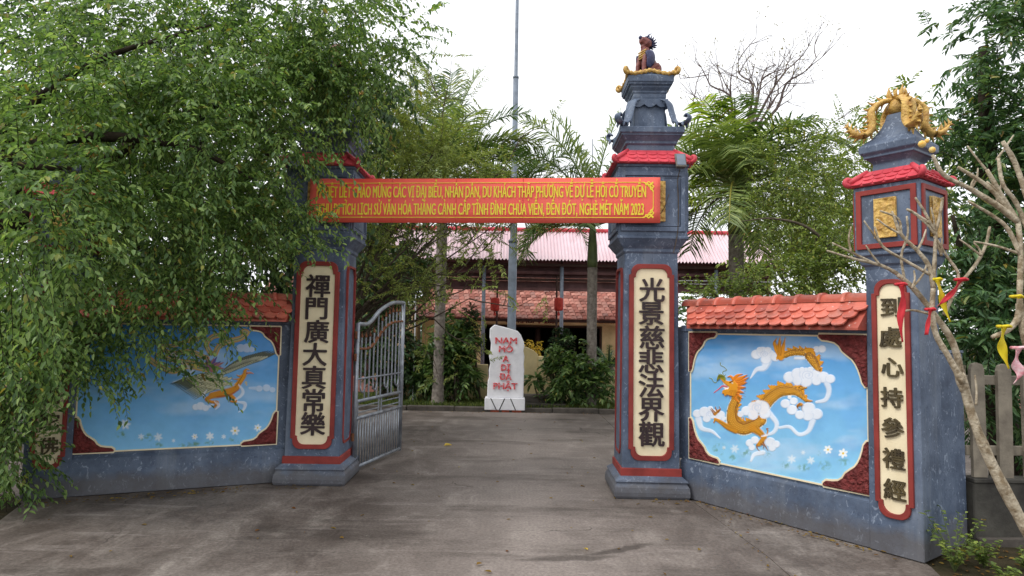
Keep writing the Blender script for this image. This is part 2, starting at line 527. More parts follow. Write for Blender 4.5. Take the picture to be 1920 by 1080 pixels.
_txt = {}
def text_mesh(body, mat, size, sx=1.0, depth=.01, bold=0.0, width=None, boldz=None):
    """Lettering as a mesh centred on its own box, facing -y."""
    cu = bpy.data.curves.new('lettering', 'FONT')
    cu.body = body
    cu.size = 1
    cu.extrude = .001 if depth else 0
    cu.resolution_u = 3
    o = bpy.data.objects.new('lettering', cu)
    COL.objects.link(o)
    dg = bpy.context.evaluated_depsgraph_get()
    # outlines that cross each other (the stroke of a barred D, the horn of a horned O) are filled in separate layers
    cv = o.evaluated_get(dg).to_curve(dg)
    boxes = []
    for s in cv.splines:
        pts = np.array([p.co[:2] for p in s.bezier_points]) if len(s.bezier_points) else np.array([p.co[:2] for p in s.points])
        boxes.append((pts[:, 0].min(), pts[:, 0].max(), pts[:, 1].min(), pts[:, 1].max()))
    inside = lambda a, b: a[0] >= b[0] - 1e-5 and a[1] <= b[1] + 1e-5 and a[2] >= b[2] - 1e-5 and a[3] <= b[3] + 1e-5
    touch = lambda a, b: a[0] < b[1] and b[0] < a[1] and a[2] < b[3] and b[2] < a[3]
    layer = {}
    crossing = 'Đ' in body or 'Ơ' in body or 'Ư' in body
    area = lambda b: (b[1] - b[0]) * (b[3] - b[2])
    for i in sorted(range(len(boxes)), key=lambda k: -area(boxes[k])):
        a = boxes[i]
        lay = 0
        holders = [j for j in layer if inside(a, boxes[j]) and boxes[j] != a]
        if crossing and holders:
            lay = layer[min(holders, key=lambda j: area(boxes[j]))]
        elif crossing:
            while any(layer[j] == lay and touch(a, boxes[j]) and not inside(a, boxes[j]) and not inside(boxes[j], a) for j in layer):
                lay += 1
        layer[i] = lay
    data = cv.copy()
    o.to_curve_clear()
    bpy.data.objects.remove(o)
    co, fs0, base = [], [], 0
    for lay in range(max(layer.values()) + 1):
        d2 = data.copy()
        for i in sorted((i for i in layer if layer[i] != lay), reverse=True):
            d2.splines.remove(d2.splines[i])
        o2 = bpy.data.objects.new('lettering', d2)
        COL.objects.link(o2)
        dg = bpy.context.evaluated_depsgraph_get()
        m2 = bpy.data.meshes.new_from_object(o2.evaluated_get(dg))
        bpy.data.objects.remove(o2)
        c2 = np.empty(len(m2.vertices) * 3)
        m2.vertices.foreach_get('co', c2)
        c2 = c2.reshape(-1, 3)
        c2[:, 2] = np.sign(c2[:, 2]) + lay * .01
        co.append(c2)
        fs0 += [tuple(v + base for v in p.vertices) for p in m2.polygons]
        base += len(c2)
        bpy.data.meshes.remove(m2)
    co = np.concatenate(co)
    x0, x1 = co[:, 0].min(), co[:, 0].max()
    z0, z1 = co[:, 1].min(), co[:, 1].max()
    if width: sx = width / ((x1 - x0) * size)
    out = np.empty_like(co)
    out[:, 0] = (co[:, 0] - (x0 + x1) / 2) * size * sx
    out[:, 2] = (co[:, 1] - (0 if width else (z0 + z1) / 2)) * size
    out[:, 1] = -np.where(np.abs(co[:, 2]) > .5, np.sign(co[:, 2]), 0) * depth / 2 - (co[:, 2] - np.round(co[:, 2])) * .015
    # heavier strokes: the same glyphs laid over each other a little aside, each a hair further out
    bz = bold * .6 if boldz is None else boldz
    fs = fs0
    shifts = [(0, 0)]
    if bold:
        shifts += [(-bold, 0), (bold, 0), (-bold / 2, bz), (bold / 2, -bz), (bold / 2, bz), (-bold / 2, -bz)]
    mb = MB()
    for i, (dx, dz) in enumerate(shifts):
        v = out + np.array([dx, -.0003 * i, dz])
        mb.add(v.tolist(), fs)
    return mb.mesh('lettering', mat)

# ------------------------------------------------------------------ leaves
def nrm(a):
    return a / np.maximum(np.linalg.norm(a, axis=-1, keepdims=True), 1e-9)

def leaf_arrays(P, A, N, L, W, fold=.18):
    """Verts (n*6) and quads (n*2) of folded leaves. P base, A axis, N normal."""
    n = len(P)
    A = nrm(A)
    S = nrm(np.cross(A, N))
    N = np.cross(S, A)
    L, W = L[:, None], W[:, None]
    v = np.empty((n, 6, 3))
    v[:, 0] = P
    v[:, 1] = P + A * L * .30 + S * W * .5 + N * W * fold
    v[:, 2] = P + A * L * .68 + S * W * .38 + N * W * fold * .5
    v[:, 3] = P + A * L - N * L * .10
    v[:, 4] = P + A * L * .68 - S * W * .38 + N * W * fold * .5
    v[:, 5] = P + A * L * .30 - S * W * .5 + N * W * fold
    k = (np.arange(n) * 6)[:, None]
    f = np.concatenate([k + np.array([[0, 1, 2, 3]]), k + np.array([[0, 3, 4, 5]])], 1).reshape(-1, 4)
    return v.reshape(-1, 3), f

def np_mesh(name, v, f, mat):
    me = bpy.data.meshes.new(name)
    me.vertices.add(len(v))
    me.vertices.foreach_set('co', v.astype(np.float32).ravel())
    k = f.shape[1]
    me.loops.add(f.size)
    me.loops.foreach_set('vertex_index', f.astype(np.int32).ravel())
    me.polygons.add(len(f))
    me.polygons.foreach_set('loop_start', np.arange(len(f), dtype=np.int32) * k)
    me.polygons.foreach_set('loop_total', np.full(len(f), k, dtype=np.int32))
    me.materials.append(MAT[mat])
    me.update(calc_edges=True)
    return me

def sprays(rng, blobs, k, tl, L, W, droop=.5, up=0.0, out=.6, jit=.6, hang=.3, clump=0, cr=.16):
    """Leafy twigs in ellipsoids (centre, radii, count). Returns leaf arrays and twig polylines."""
    P0, D = [], []
    for c, r, n in blobs:
        d = nrm(rng.normal(size=(n, 3)))
        rad = rng.random((n, 1)) ** .42
        if clump:
            m = max(1, n // clump)
            q = rng.integers(0, m, n)
            d = d[:m][q]
            rad = rad[:m][q]
            lead = nrm(d + rng.normal(size=(m, 3))[q] * .5 + np.array([0, -.35, 0]))
            P0.append(np.array(c) + d * rad * np.array(r) + rng.normal(size=(n, 3)) * cr * np.array([1, 1, .7]))
            D.append(nrm(lead * out + rng.normal(size=(n, 3)) * jit * .55 + np.array([0, 0, up])))
        else:
            P0.append(np.array(c) + d * rad * np.array(r))
            D.append(nrm(d * out + rng.normal(size=(n, 3)) * jit + np.array([0, 0, up])))
    P0, D = np.concatenate(P0), np.concatenate(D)
    n = len(P0)
    ln = tl * rng.uniform(.6, 1.3, (n, 1))
    t = (np.arange(k) + .7) / k
    down = np.array([0, 0, -1.0])
    pos = P0[:, None] + D[:, None] * ln[:, None] * t[None, :, None] + down * (droop * ln[:, None]) * (t ** 2)[None, :, None]
    tan = nrm(D[:, None] + down * (2 * droop) * t[None, :, None])
    side = nrm(np.cross(tan, np.array([0, 0, 1.0]) + rng.normal(size=(n, 1, 3)) * .35))
    sg = np.where(np.arange(k) % 2 == 0, 1.0, -1.0)[None, :, None]
    A = tan * .7 + side * sg * .8 + down * hang + rng.normal(size=(n, k, 3)) * .22
    Nn = np.array([0, 0, 1.0]) + rng.normal(size=(n, k, 3)) * .45
    q = n * k
    LL = L * rng.uniform(.65, 1.2, q)
    WW = LL * (W / L) * rng.uniform(.85, 1.15, q)
    tw = [P0, P0 + D * ln * .5 + down * droop * ln * .25, P0 + D * ln + down * droop * ln]
    return pos.reshape(-1, 3), A.reshape(-1, 3), Nn.reshape(-1, 3), LL, WW, tw

def twig_mesh(name, tw, r, mat, every=1):
    """Thin three-sided twigs along three-point polylines."""
    a, b, c = (x[::every] for x in tw)
    n = len(a)
    vs = np.empty((n, 9, 3))
    for i, (p, rr) in enumerate(((a, r), (b, r * .75), (c, r * .35))):
        for k in range(3):
            w = 2 * math.pi * k / 3
            vs[:, i * 3 + k] = p + np.array([math.cos(w), math.sin(w), .3 * math.cos(w)]) * rr
    q = []
    for i in range(2):
        for k in range(3):
            q.append([i * 3 + k, i * 3 + (k + 1) % 3, i * 3 + 3 + (k + 1) % 3, i * 3 + 3 + k])
    f = ((np.arange(n) * 9)[:, None, None] + np.array(q)[None]).reshape(-1, 4)
    return np_mesh(name, vs.reshape(-1, 3), f, mat)

CAM = np.array([0, 0, 1.75])
_unit = {}
def foliage(root, rng, blobs, mat, k, tl, L, W, parts=0, name='crown', twig=0.0, twig_mat='bark_dark', **kw):
    """Crown part of a tree: leaf mass of kind stuff, plus the nearest leaves in view as parts of their own."""
    o = Vector(root.location)
    P, A, N, LL, WW, tw = sprays(rng, blobs, k, tl, L, W, **kw)
    off = np.array(o)
    keep = np.ones(len(P), bool)
    keep &= P[:, 2] > .03
    if parts:
        rel = P - CAM
        dist = np.linalg.norm(rel, axis=1)
        inview = (rel[:, 1] > .5) & (np.abs(rel[:, 0] / np.maximum(rel[:, 1], .1)) < .76) & (np.abs(rel[:, 2] / np.maximum(rel[:, 1], .1) - .06) < .43) & keep
        score = np.where(inview, LL / dist, 0)
        pick = np.argsort(-score)[:parts]
        if mat not in _unit:
            v, f = leaf_arrays(np.zeros((1, 3)), np.array([[0, 1., 0]]), np.array([[0, 0, 1.]]), np.ones(1), np.full(1, W / L))
            _unit[mat] = np_mesh('leaf', v, f, mat)
        a = nrm(A[pick]); s = nrm(np.cross(a, N[pick])); nn = np.cross(s, a)
        for i, j in enumerate(pick):
            m = Matrix((Vector(s[i]), Vector(a[i]), Vector(nn[i]))).transposed() * float(LL[j])
            m = m.to_4x4()
            m.translation = Vector(P[j] - off)
            putm('leaf', _unit[mat], root, m)
        keep[pick] = False
    v, f = leaf_arrays(P[keep] - off, A[keep], N[keep], LL[keep], WW[keep])
    c = put(name, np_mesh(name, v, f, mat), root)
    c['kind'] = 'stuff'
    if twig:
        put('twigs', twig_mesh('twigs', [x - off for x in tw], twig, twig_mat), root)['kind'] = 'stuff'
    return c

def branch(mb, rng, p, d, length, r, depth, spread=.55, up=.15, tips=None, nseg=4, kids=3, curve=.25, shrink=.68, nmin=4):
    """Recursive limbs added to one builder."""
    pts, rad = [p.copy()], [r]
    q = p.copy()
    dd = d.copy()
    for i in range(nseg):
        dd = dd + rng.normal(size=3) * curve * .5 + np.array([0, 0, up * .3])
        dd /= np.linalg.norm(dd)
        q = q + dd * length / nseg
        pts.append(q.copy())
        rad.append(r * (1 - .45 * (i + 1) / nseg))
    mb.tube(pts, rad, max(nmin, 7 - (3 - min(depth, 3))), cap=depth > 1)
    if depth <= 0:
        if tips is not None: tips.append((q, dd))
        return
    for j in range(kids):
        fr = .45 + .55 * (j + 1) / kids
        b = np.array(pts[min(nseg, int(round(fr * nseg)))])
        nd = dd + rng.normal(size=3) * spread + np.array([0, 0, up])
        nd /= np.linalg.norm(nd)
        branch(mb, rng, b, nd, length * shrink * rng.uniform(.8, 1.15), r * .52, depth - 1, spread, up, tips, max(2, nseg - 1), kids, curve, shrink, nmin)

# ------------------------------------------------------------------ ground
def sheet(name, poly, z, mat, thick=.0, parent=None):
    n = len(poly)
    vs = [(x, y, z) for x, y in poly]
    if thick:
        vs += [(x, y, z - thick) for x, y in poly]
        fs = [tuple(range(n)), tuple(range(2 * n - 1, n - 1, -1))]
        for i in range(n):
            j = (i + 1) % n
            fs.append((i, i + n, j + n, j))
    else:
        fs = [tuple(range(n))]
    return MB().add(vs, fs).build(name, mat, parent)

tag(sheet('ground', [(-300, -200), (300, -200), (300, 400), (-300, 400)], -.09, 'soil'), kind='structure')
drive = thing('driveway', None, None)
tag(drive, kind='structure')
sheet('concrete_slab', [(-8, -6), (2.06, -6), (2.06, 5.2), (1.92, 6.9), (1.92, 13.88), (-2.62, 13.88), (-2.62, 7.2), (-3.38, 5.92), (-4.1, 5.3), (-8, 2.1)], 0, 'concrete', .08, drive)
sheet('concrete_slab', [(-8, 2.12), (-4.11, 5.322), (-3.395, 5.935), (-2.636, 7.215), (-2.636, 13.88), (-9, 13.88), (-9, 8.0), (-5.0, 6.6), (-4.72, 6.36), (-4.5, 5.8), (-8, 2.9)], -.005, 'concrete', .08, drive)
sheet('concrete_slab', [(2.075, -6), (3.2, -6), (3.13, 4.6), (3.26, 5.05), (3.3, 5.5), (2.3, 7.3), (9, 7.3), (9, 13.88), (1.935, 13.88), (1.935, 6.9), (2.075, 5.2)], -.006, 'concrete', .08, drive)
# garden bed, kerb, yard
kerb = thing('kerb', None, None)
tag(kerb, kind='structure')
x = -9.2
rk = random.Random(4)
while x < 9:
    w = rk.uniform(.9, 1.1)
    MB().box(x, x + w - .012, 13.9 + rk.uniform(-.01, .01), 14.04, -.08, .10 + rk.uniform(-.008, .008)).build('kerbstone', 'kerb', kerb, bev=.015)
    x += w
tag(sheet('garden_bed', [(-9.2, 14.05), (9, 14.05), (9, 17.2), (-9.2, 17.2)], .06, 'soil', .14), kind='structure')
tag(sheet('yard_paving', [(-18, 17.21), (20, 17.21), (20, 34), (-18, 34)], .02, 'terrace', .1), kind='structure')

# ------------------------------------------------------------------ shared little meshes
def scallop(w, l, t, sag=.012, nb=6):
    """Fish-scale tile: straight top, rounded nose; x across, y down-slope, z up."""
    pts = [(-w / 2, 0), (-w / 2, l * .55)]
    for i in range(1, nb):
        a = math.pi * i / nb
        pts.append((-w / 2 * math.cos(a), l * .55 + l * .45 * math.sin(a)))
    pts += [(w / 2, l * .55), (w / 2, 0)]
    n = len(pts)
    vs = []
    for x, y in pts: vs.append((x, y, sag * (1 - (2 * x / w) ** 2)))
    for x, y in pts: vs.append((x, y, sag * (1 - (2 * x / w) ** 2) - t))
    c = [(0, l * .05, sag + .002), (0, l * .6, sag + .002)]
    fs = [tuple(range(n - 1, -1, -1)), tuple(range(n, 2 * n))]
    for i in range(n):
        j = (i + 1) % n
        fs.append((i, j, j + n, i + n))
    return MB().add(vs, fs)

def frame_m(o, xax, yax, zax):
    m = Matrix((Vector(xax).normalized(), Vector(yax).normalized(), Vector(zax).normalized())).transposed().to_4x4()
    m.translation = Vector(o)
    return m

def notched(w, h, cz, r=.075, s=.022, a=.095, na=5, cx=0):
    def corner(sx, sz):
        p = [(sx * w / 2, sz * (h / 2 - a)), (sx * (w / 2 - s), sz * (h / 2 - a))]
        for i in range(na + 1):
            t = math.pi / 2 * i / na
            p.append((sx * (w / 2 - s - r + r * math.cos(t)), sz * (h / 2 - r + r * math.sin(t))))
        return p
    out = corner(1, 1) + corner(-1, 1)[::-1] + corner(-1, -1) + corner(1, -1)[::-1]
    return [(cx + x, cz + z) for x, z in out[::-1]]

def rect(w, h, cz, cx=0):
    return [(cx - w / 2, cz - h / 2), (cx + w / 2, cz - h / 2), (cx + w / 2, cz + h / 2), (cx - w / 2, cz + h / 2)]

def curl(mb, start, d, size, r0, turns=1.2, sink=0, n=14, flat=1.0):
    """Horn that leaves along d, dips and rolls upward and back on itself."""
    d = Vector(d).normalized()
    up = Vector((0, 0, 1))
    pts, rad = [], []
    for i in range(n + 1):
        t = i / n
        a = -math.pi / 2 + t * turns * 2 * math.pi
        rr = size * (1 - .62 * t)
        pts.append(Vector(start) + d * (size * .2 + rr * math.cos(a)) + up * (size + rr * math.sin(a)))
        rad.append(r0 * (1 - .45 * t))
    pts = [Vector(start) - d * size * .9 + up * size * .16] + pts
    rad = [r0 * .8] + rad
    mb.tube(pts, rad, 8, flat)

def rot_q(mb_fn, parent, name, mat, angs, **kw):
    """Same part repeated on several sides, mesh shared."""
    me = None
    for a in angs:
        if me is None:
            o = mb_fn().build(name, mat, parent, **kw)
            me = o.data
        else:
            o2 = put(name, me, parent)
            for m in o.modifiers:
                k = o2.modifiers.new('edge', 'BEVEL'); k.width = m.width; k.segments = m.segments; k.limit_method = 'ANGLE'; k.angle_limit = m.angle_limit
            o = o2
        o.rotation_euler = (0, 0, a)

def gold_plaque_mesh(w, h, seed, amp=.018):
    """Pierced-looking carved scrollwork board in (x, z), front at -y."""
    nx, nz = 22, 40
    rng = np.random.default_rng(seed)
    X, Z = np.meshgrid(np.linspace(-w / 2, w / 2, nx), np.linspace(-h / 2, h / 2, nz))
    H = np.zeros_like(X)
    for _ in range(16):
        cx, cz = rng.uniform(-w / 2, w / 2), rng.uniform(-h / 2, h / 2)
        r = np.hypot(X - cx, Z - cz)
        th = np.arctan2(Z - cz, X - cx)
        R0 = rng.uniform(.05, .10)
        H = np.maximum(H, np.where(r < R0, .5 + .5 * np.cos(r / R0 * 9 + th * rng.choice([-1, 1])), 0) * rng.uniform(.6, 1))
    edge = np.minimum(np.minimum(X + w / 2, w / 2 - X), np.minimum(Z + h / 2, h / 2 - Z))
    H = np.where(edge < .012, .75, H)
    vs = [(float(x), float(-.012 - amp * q), float(z)) for x, z, q in zip(X.ravel(), Z.ravel(), H.ravel())]
    fs = [(i * nx + j, i * nx + j + 1, (i + 1) * nx + j + 1, (i + 1) * nx + j) for i in range(nz - 1) for j in range(nx - 1)]
    return MB().add(vs, fs).box(-w / 2, w / 2, -.012, 0, -h / 2, h / 2)

def skirt_roof(root, half, halft, z0, z1, rows, tw, rise=.028, mat='pink_tile'):
    """Little four-sided tiled roof: core, individually laid tiles, hips with curled horns."""
    core = MB()
    core.sq([(half - .012, z0 - .012), (half, z0 - .004), (half, z0 + .004), (halft, z1)])
    core.build('roof_slab', mat, root)
    dz, dr = z1 - z0, half - halft
    sl = math.hypot(dz, dr)
    tl = sl / rows * 1.45
    me = scallop(1, 1, .1).v
    for side in range(4):
        a = side * math.pi / 2
        for r in range(rows):
            top = sl * (1 - r / rows) - (sl / rows) * 0
            # distance from the eave of the tile's upper end
            ue = min(sl, sl - r * sl / rows)
            rad = half - dr * ue / sl
            zz = z0 + dz * ue / sl
            reach = rad * 2 + .03
            nt = max(3, int(round(reach / tw)))
            w = reach / nt
            tm = tile_mesh(w * .98, tl, mat)
            for k in range(nt):
                xx = -reach / 2 + (k + .5 + (.5 if r % 2 else 0)) * w
                if xx > reach / 2 - w * .2 and r % 2: continue
                m = frame_m((xx, -rad, zz + .010 + .004 * (k % 2)), (1, 0, 0), (0, -dr, -dz), (0, -dz, dr))
                # y axis must run down-slope, z outward: rebuild right-handed
                m = frame_m((xx, -rad, zz + .012), (-1, 0, 0), (0, -dr, -dz + .012), (0, -dz, dr))
                putm('roof_tile', tm, root, Matrix.Rotation(a, 4, 'Z') @ m)
    def hip():
        b = MB()
        b.tube([(halft - .01, -halft + .01, z1 + .012), ((half + halft) / 2, -(half + halft) / 2, (z0 + z1) / 2 + .018), (half, -half, z0 + .03)], [.022, .024, .027], 8)
        curl(b, (half - .004, -half + .004, z0 + .012), (1, -1, 0), .032, .026, .95)
        return b
    rot_q(hip, root, 'corner_horn', mat, [i * math.pi / 2 for i in range(4)], smooth=True)

_tiles = {}
def tile_mesh(w, l, mat, t=.012, sag=.010):
    key = (round(w, 3), round(l, 3), mat)
    if key not in _tiles:
        _tiles[key] = scallop(w, l, t, sag).mesh('roof_tile', mat)
    return _tiles[key]

def shaft_face(root, chars, w, z0, z1, y, ink, size, rotz=0, pitch=None, cw=.3, border=.05, top_gap=None, part='couplet_board'):
    h, cz = z1 - z0, (z0 + z1) / 2
    b = MB().ring(notched(w + 2 * border, h + 2 * border, cz, .085, .024, .115), notched(w, h, cz), y - .030, y + .03)
    b.build('board_frame', 'red_frame', root, bev=.004)
    b = MB().prism(notched(w + .012, h + .012, cz), y - .010, y + .03)
    bd = b.build(part, 'cream', root)
    n = len(chars)
    for i, c in enumerate(chars):
        zz = top_gap + z0 + (z1 - z0 - 2 * top_gap) * (1 - (i + .5) / n)
        me = text_mesh(c, ink, size, cw, .024, size * .022)
        put('character', me, bd, (random.Random(i).uniform(-.006, .006), y - .014, zz))
    return bd

# ------------------------------------------------------------------ main gate pillars
def main_pillar(loc, rotz, chars, label, inner):
    t = thing('gate_pillar', label, 'gate pillar', loc, rotz, 'tall pillars of the gateway')
    MB().sq([(.385, 0), (.40, .03), (.402, .07), (.395, .12), (.375, .15), (.372, .165), (.385, .17), (.385, .185), (.33, .225), (.31, .235)]).build('plinth', 'blue', t, bev=.006)
    MB().sq([(.325, .225), (.325, .305), (.31, .31)]).build('red_band', 'red_frame', t, bev=.003)
    MB().sq([(.308, .30), (.288, 2.70)]).build('shaft', 'blue', t, bev=.008)
    shaft_face(t, chars, .385, .44, 2.45, -.300, 'ink', .275, cw=1.04, border=.05, top_gap=.10)
    # narrow framed panels on the two side faces
    for s in (-1, 1):
        b = MB().ring(notched(.40, 2.05, 1.45, .05, .02, .07), notched(.345, 2.0, 1.45, .045, .02, .065), -.018, .03)
        b.build('side_frame', 'red_frame', t, loc=(s * .299, 0, 0), rot=(0, 0, s * math.pi / 2))
    MB().sq([(.29, 2.62), (.305, 2.64), (.305, 2.67), (.33, 2.70), (.375, 2.765), (.385, 2.775), (.385, 2.80), (.372, 2.805)]).build('box_corbel', 'blue', t, bev=.003)
    MB().sq([(.372, 2.80), (.378, 3.56)]).build('box_body', 'blue', t, bev=.006)
    def mould():
        b = MB()
        b.ring(rect(.70, .66, 3.18), rect(.60, .56, 3.18), -.392, -.36)
        b.ring(rect(.585, .545, 3.18), rect(.555, .515, 3.18), -.384, -.36)
        return b
    rot_q(mould, t, 'box_moulding', 'blue', [0, math.pi / 2, math.pi, -math.pi / 2], bev=.005)
    gold_plaque_mesh(.26, .44, 3).build('gold_plaque', 'gold', t, loc=(-.0, -.376, 3.18), smooth=True)
    MB().sq([(.37, 3.555), (.39, 3.565), (.39, 3.59), (.38, 3.60)]).build('box_cornice', 'blue', t, bev=.003)
    skirt_roof(t, .42, .265, 3.605, 3.765, 3, .105)
    MB().sq([(.262, 3.72), (.262, 3.80), (.285, 3.815), (.285, 3.84), (.325, 3.89), (.335, 3.895), (.335, 3.91), (.352, 3.925), (.352, 3.985), (.34, 3.99)]).build('upper_cornice', 'blue', t, bev=.004)
    MB().sq([(.175, 3.985), (.165, 4.30), (.185, 4.38), (.185, 4.46)]).build('neck', 'blue', t, bev=.004)
    def apron():
        n = 3
        top, bot = [], []
        w = .20
        for i in range(0, 25):
            xx = -w + 2 * w * i / 24
            bot.append((xx, 4.245 + .035 * (1 - abs(math.sin(math.pi * n * i / 24)))))
        poly = bot + [(w, 4.34), (-w, 4.34)]
        return MB().prism(poly, -.205, -.17)
    rot_q(apron, t, 'neck_apron', 'blue', [0, math.pi / 2, math.pi, -math.pi / 2])
    def bracket():
        b = MB()
        pts = catmull([(.15, -.15, 4.34), (.205, -.205, 4.30), (.235, -.235, 4.18), (.26, -.26, 4.08), (.31, -.31, 4.025), (.37, -.37, 4.03), (.395, -.395, 4.08), (.372, -.372, 4.115), (.352, -.352, 4.09)], 5)
        n = len(pts)
        rad = [.074 - .044 * i / n for i in range(n)]
        b.tube(pts, rad, 10, .30, upv=(1, -1, .01))
        for i in range(3, n - 16, 4):
            p = Vector(pts[i])
            for k in (-1, 1):
                sd = Vector((1, 1, 0)) * .024 * k
                b.tube([p + sd, p + sd * 1.3 + Vector((.004, -.004, -.03)), p + sd * 1.1 + Vector((.008, -.008, -.055))], [.020, .013, .003], 6)
        return b
    rot_q(bracket, t, 'scroll_bracket', 'blue', [0, math.pi / 2, math.pi, -math.pi / 2], smooth=True)
    MB().sq([(.175, 4.375), (.195, 4.385), (.195, 4.405), (.222, 4.44), (.222, 4.455), (.245, 4.47), (.245, 4.485), (.256, 4.495), (.258, 4.565), (.22, 4.60), (.15, 4.635), (.10, 4.655)]).build('cap', 'blue', t, bev=.004)
    def rim():
        b = MB()
        b.tube(catmull([(-.27, -.262, 4.60), (-.2, -.255, 4.578), (-.09, -.238, 4.60), (0, -.225, 4.625), (.09, -.238, 4.60), (.2, -.255, 4.578), (.27, -.262, 4.60)], 5), [.024 + .007 * math.sin(i * 2.3) for i in range(31)], 7)
        curl(b, (.275, -.275, 4.578), (1, -1, 0), .034, .026, .8)
        return b
    rot_q(rim, t, 'gold_rim', 'gold', [0, math.pi / 2, math.pi, -math.pi / 2], smooth=True)
    lift = {'upper_cornice': .035, 'neck': .035, 'neck_apron': .045, 'scroll_bracket': .04, 'cap': .075, 'gold_rim': .08}
    for c in t.children:
        c.location.z += lift.get(c.name.split('.')[0], 0)
    return t

PR = main_pillar((1.525, 7.26, 0), R(-1.2), '光景慈悲法界觀', 'tall blue gate pillar right of the entrance with seven dark characters starting 光景', -1)
PL = main_pillar((-2.215, 7.585, 0), R(1.0), '禪門廣大真常樂', 'tall blue gate pillar left of the entrance, its top behind fig leaves, characters 禪門廣大真常樂', 1)

# ------------------------------------------------------------------ outer pillars and wing walls (local: x along the wall, front at -y)
def outer_pillar(loc, rotz, chars, label, cw):
    t = thing('outer_pillar', label, 'gate pillar', loc, rotz, 'lower pillars at the ends of the wing walls')
    MB().sq([(.205, 0), (.198, 2.36)]).build('shaft', 'blue', t, bev=.006)
    shaft_face(t, chars, .215, .33, 2.19, -.198, 'ink_gold', .175, cw=cw, border=.038, top_gap=.07)
    MB().sq([(.20, 2.32), (.205, 2.34), (.225, 2.36), (.245, 2.42), (.265, 2.435), (.265, 2.455), (.255, 2.46)]).build('box_corbel', 'blue', t, bev=.003)
    MB().sq([(.255, 2.455), (.26, 3.02)]).build('box_body', 'blue', t, bev=.006)
    rot_q(lambda: MB().ring(rect(.47, .50, 2.735), rect(.385, .415, 2.735), -.276, -.25), t, 'box_frame', 'red_frame', [0, math.pi / 2, math.pi, -math.pi / 2], bev=.003)
    for i, a in enumerate((0, math.pi / 2)):
        gold_plaque_mesh(.17, .33, 11 + i).build('gold_plaque', 'gold', t, loc=(math.sin(a) * .258, -math.cos(a) * .258, 2.735), rot=(0, 0, a), smooth=True)
    skirt_roof(t, .285, .185, 3.035, 3.15, 3, .085)
    MB().sq([(.155, 3.10), (.145, 3.225), (.16, 3.245), (.185, 3.27), (.20, 3.275), (.20, 3.295), (.225, 3.32), (.228, 3.375), (.215, 3.39), (.15, 3.45), (.10, 3.53), (.075, 3.60), (.06, 3.66)]).build('cap', 'blue', t, bev=.004)
    def tail():
        b = MB()
        pts = catmull([(.03, -.03, 3.74), (.09, -.09, 3.72), (.145, -.145, 3.655), (.15, -.15, 3.58), (.148, -.148, 3.50), (.185, -.185, 3.435), (.24, -.24, 3.44), (.275, -.275, 3.49), (.30, -.30, 3.54)], 5)
        n = len(pts)
        rad = [(.036 + .024 * math.sin(math.pi * min(1, i / n * 1.15))) * (1 if i < n - 8 else (n - i) / 9) for i in range(n)]
        b.tube(pts, rad, 10, .5, upv=(1, -1, .01))
        for k in (-.5, 0, .5):      # combed grooves along the ribbon
            b.tube([Vector(p) + Vector((1, 1, 0)).normalized() * rad[i] * k * .8 + Vector((.0, 0, rad[i] * .30)) for i, p in enumerate(pts)], [r * .22 for r in rad], 5)
        for i in range(4, n - 3, 3):
            p = Vector(pts[i])
            q = Vector(pts[i + 1]) - p
            nn = Vector((-q.z * .7, q.z * .7, q.x + abs(q.x) * .5 + .004)).normalized()
            for sg in (-1, 1):
                b.tube([p + nn * sg * rad[i] * .3, p + nn * sg * rad[i] * .62 + q * 1.2, p + nn * sg * (rad[i] * .8 + .030) + q * 2.4], [.020, .014, .002], 6, .6)
        return b
    rot_q(tail, t, 'phoenix_tail', 'gold', [i * math.pi / 2 for i in range(4)], smooth=True)
    b = MB()
    b.lathe([(.05, 3.62), (.085, 3.66), (.07, 3.71), (.05, 3.75), (.03, 3.77)], 10)
    rr = random.Random(5)
    for i in range(9):
        a = i * .7
        b.tube([(.03 * math.cos(a), .03 * math.sin(a), 3.72), (.07 * math.cos(a), .07 * math.sin(a), 3.79), (.06 * math.cos(a + .3), .06 * math.sin(a + .3), 3.83 + rr.uniform(-.03, .03))], [.022, .016, .004], 6)
    b.build('crest', 'gold', t, smooth=True)
    for c in t.children:
        if c.name.split('.')[0] in ('crest', 'phoenix_tail'): c.location.z += .05
    return t

AR = math.atan2(-1.5, 1.09)
AL = math.atan2(.74, 1.79)
WR = Vector((1.92, 6.94, 0))
WL = Vector((-4.42, 6.58, 0))
LR, LL_ = 1.855, 1.937
def loc_of(o, a, x, y):
    return (o.x + math.cos(a) * x - math.sin(a) * y, o.y + math.sin(a) * x + math.cos(a) * y, 0)
outer_pillar(loc_of(WR, AR, LR + .205, .195), AR, '到處心持參禮經', 'blue pillar with gold crest at the right end, behind bare frangipani branches', 1.0)
outer_pillar(loc_of(WL, AL, -.205, .195), AL, '逢緣口念彌陀佛', 'blue pillar at the far left end, mostly hidden by fig leaves, lowest character 佛', 1.0)

def bracket_poly(w, h, off=0.0):
    """Ogee corner piece, corner at (0,0), growing to +x and +z."""
    c = [(0, 0), (w, 0), (w * 1.0, h * .05), (w * .93, h * .11), (w * .80, h * .12), (w * .66, h * .15), (w * .56, h * .22), (w * .50, h * .32), (w * .40, h * .40), (w * .30, h * .47), (w * .23, h * .56), (w * .17, h * .68), (w * .13, h * .80), (w * .10, h * .92), (w * .04, h), (0, h)]
    if not off: return c
    out = []
    n = len(c)
    for i, (x, z) in enumerate(c):
        a, b = Vector(c[i - 1]), Vector(c[(i + 1) % n])
        d = (b - a).normalized()
        out.append((x + d.y * off, z - d.x * off))
    return out

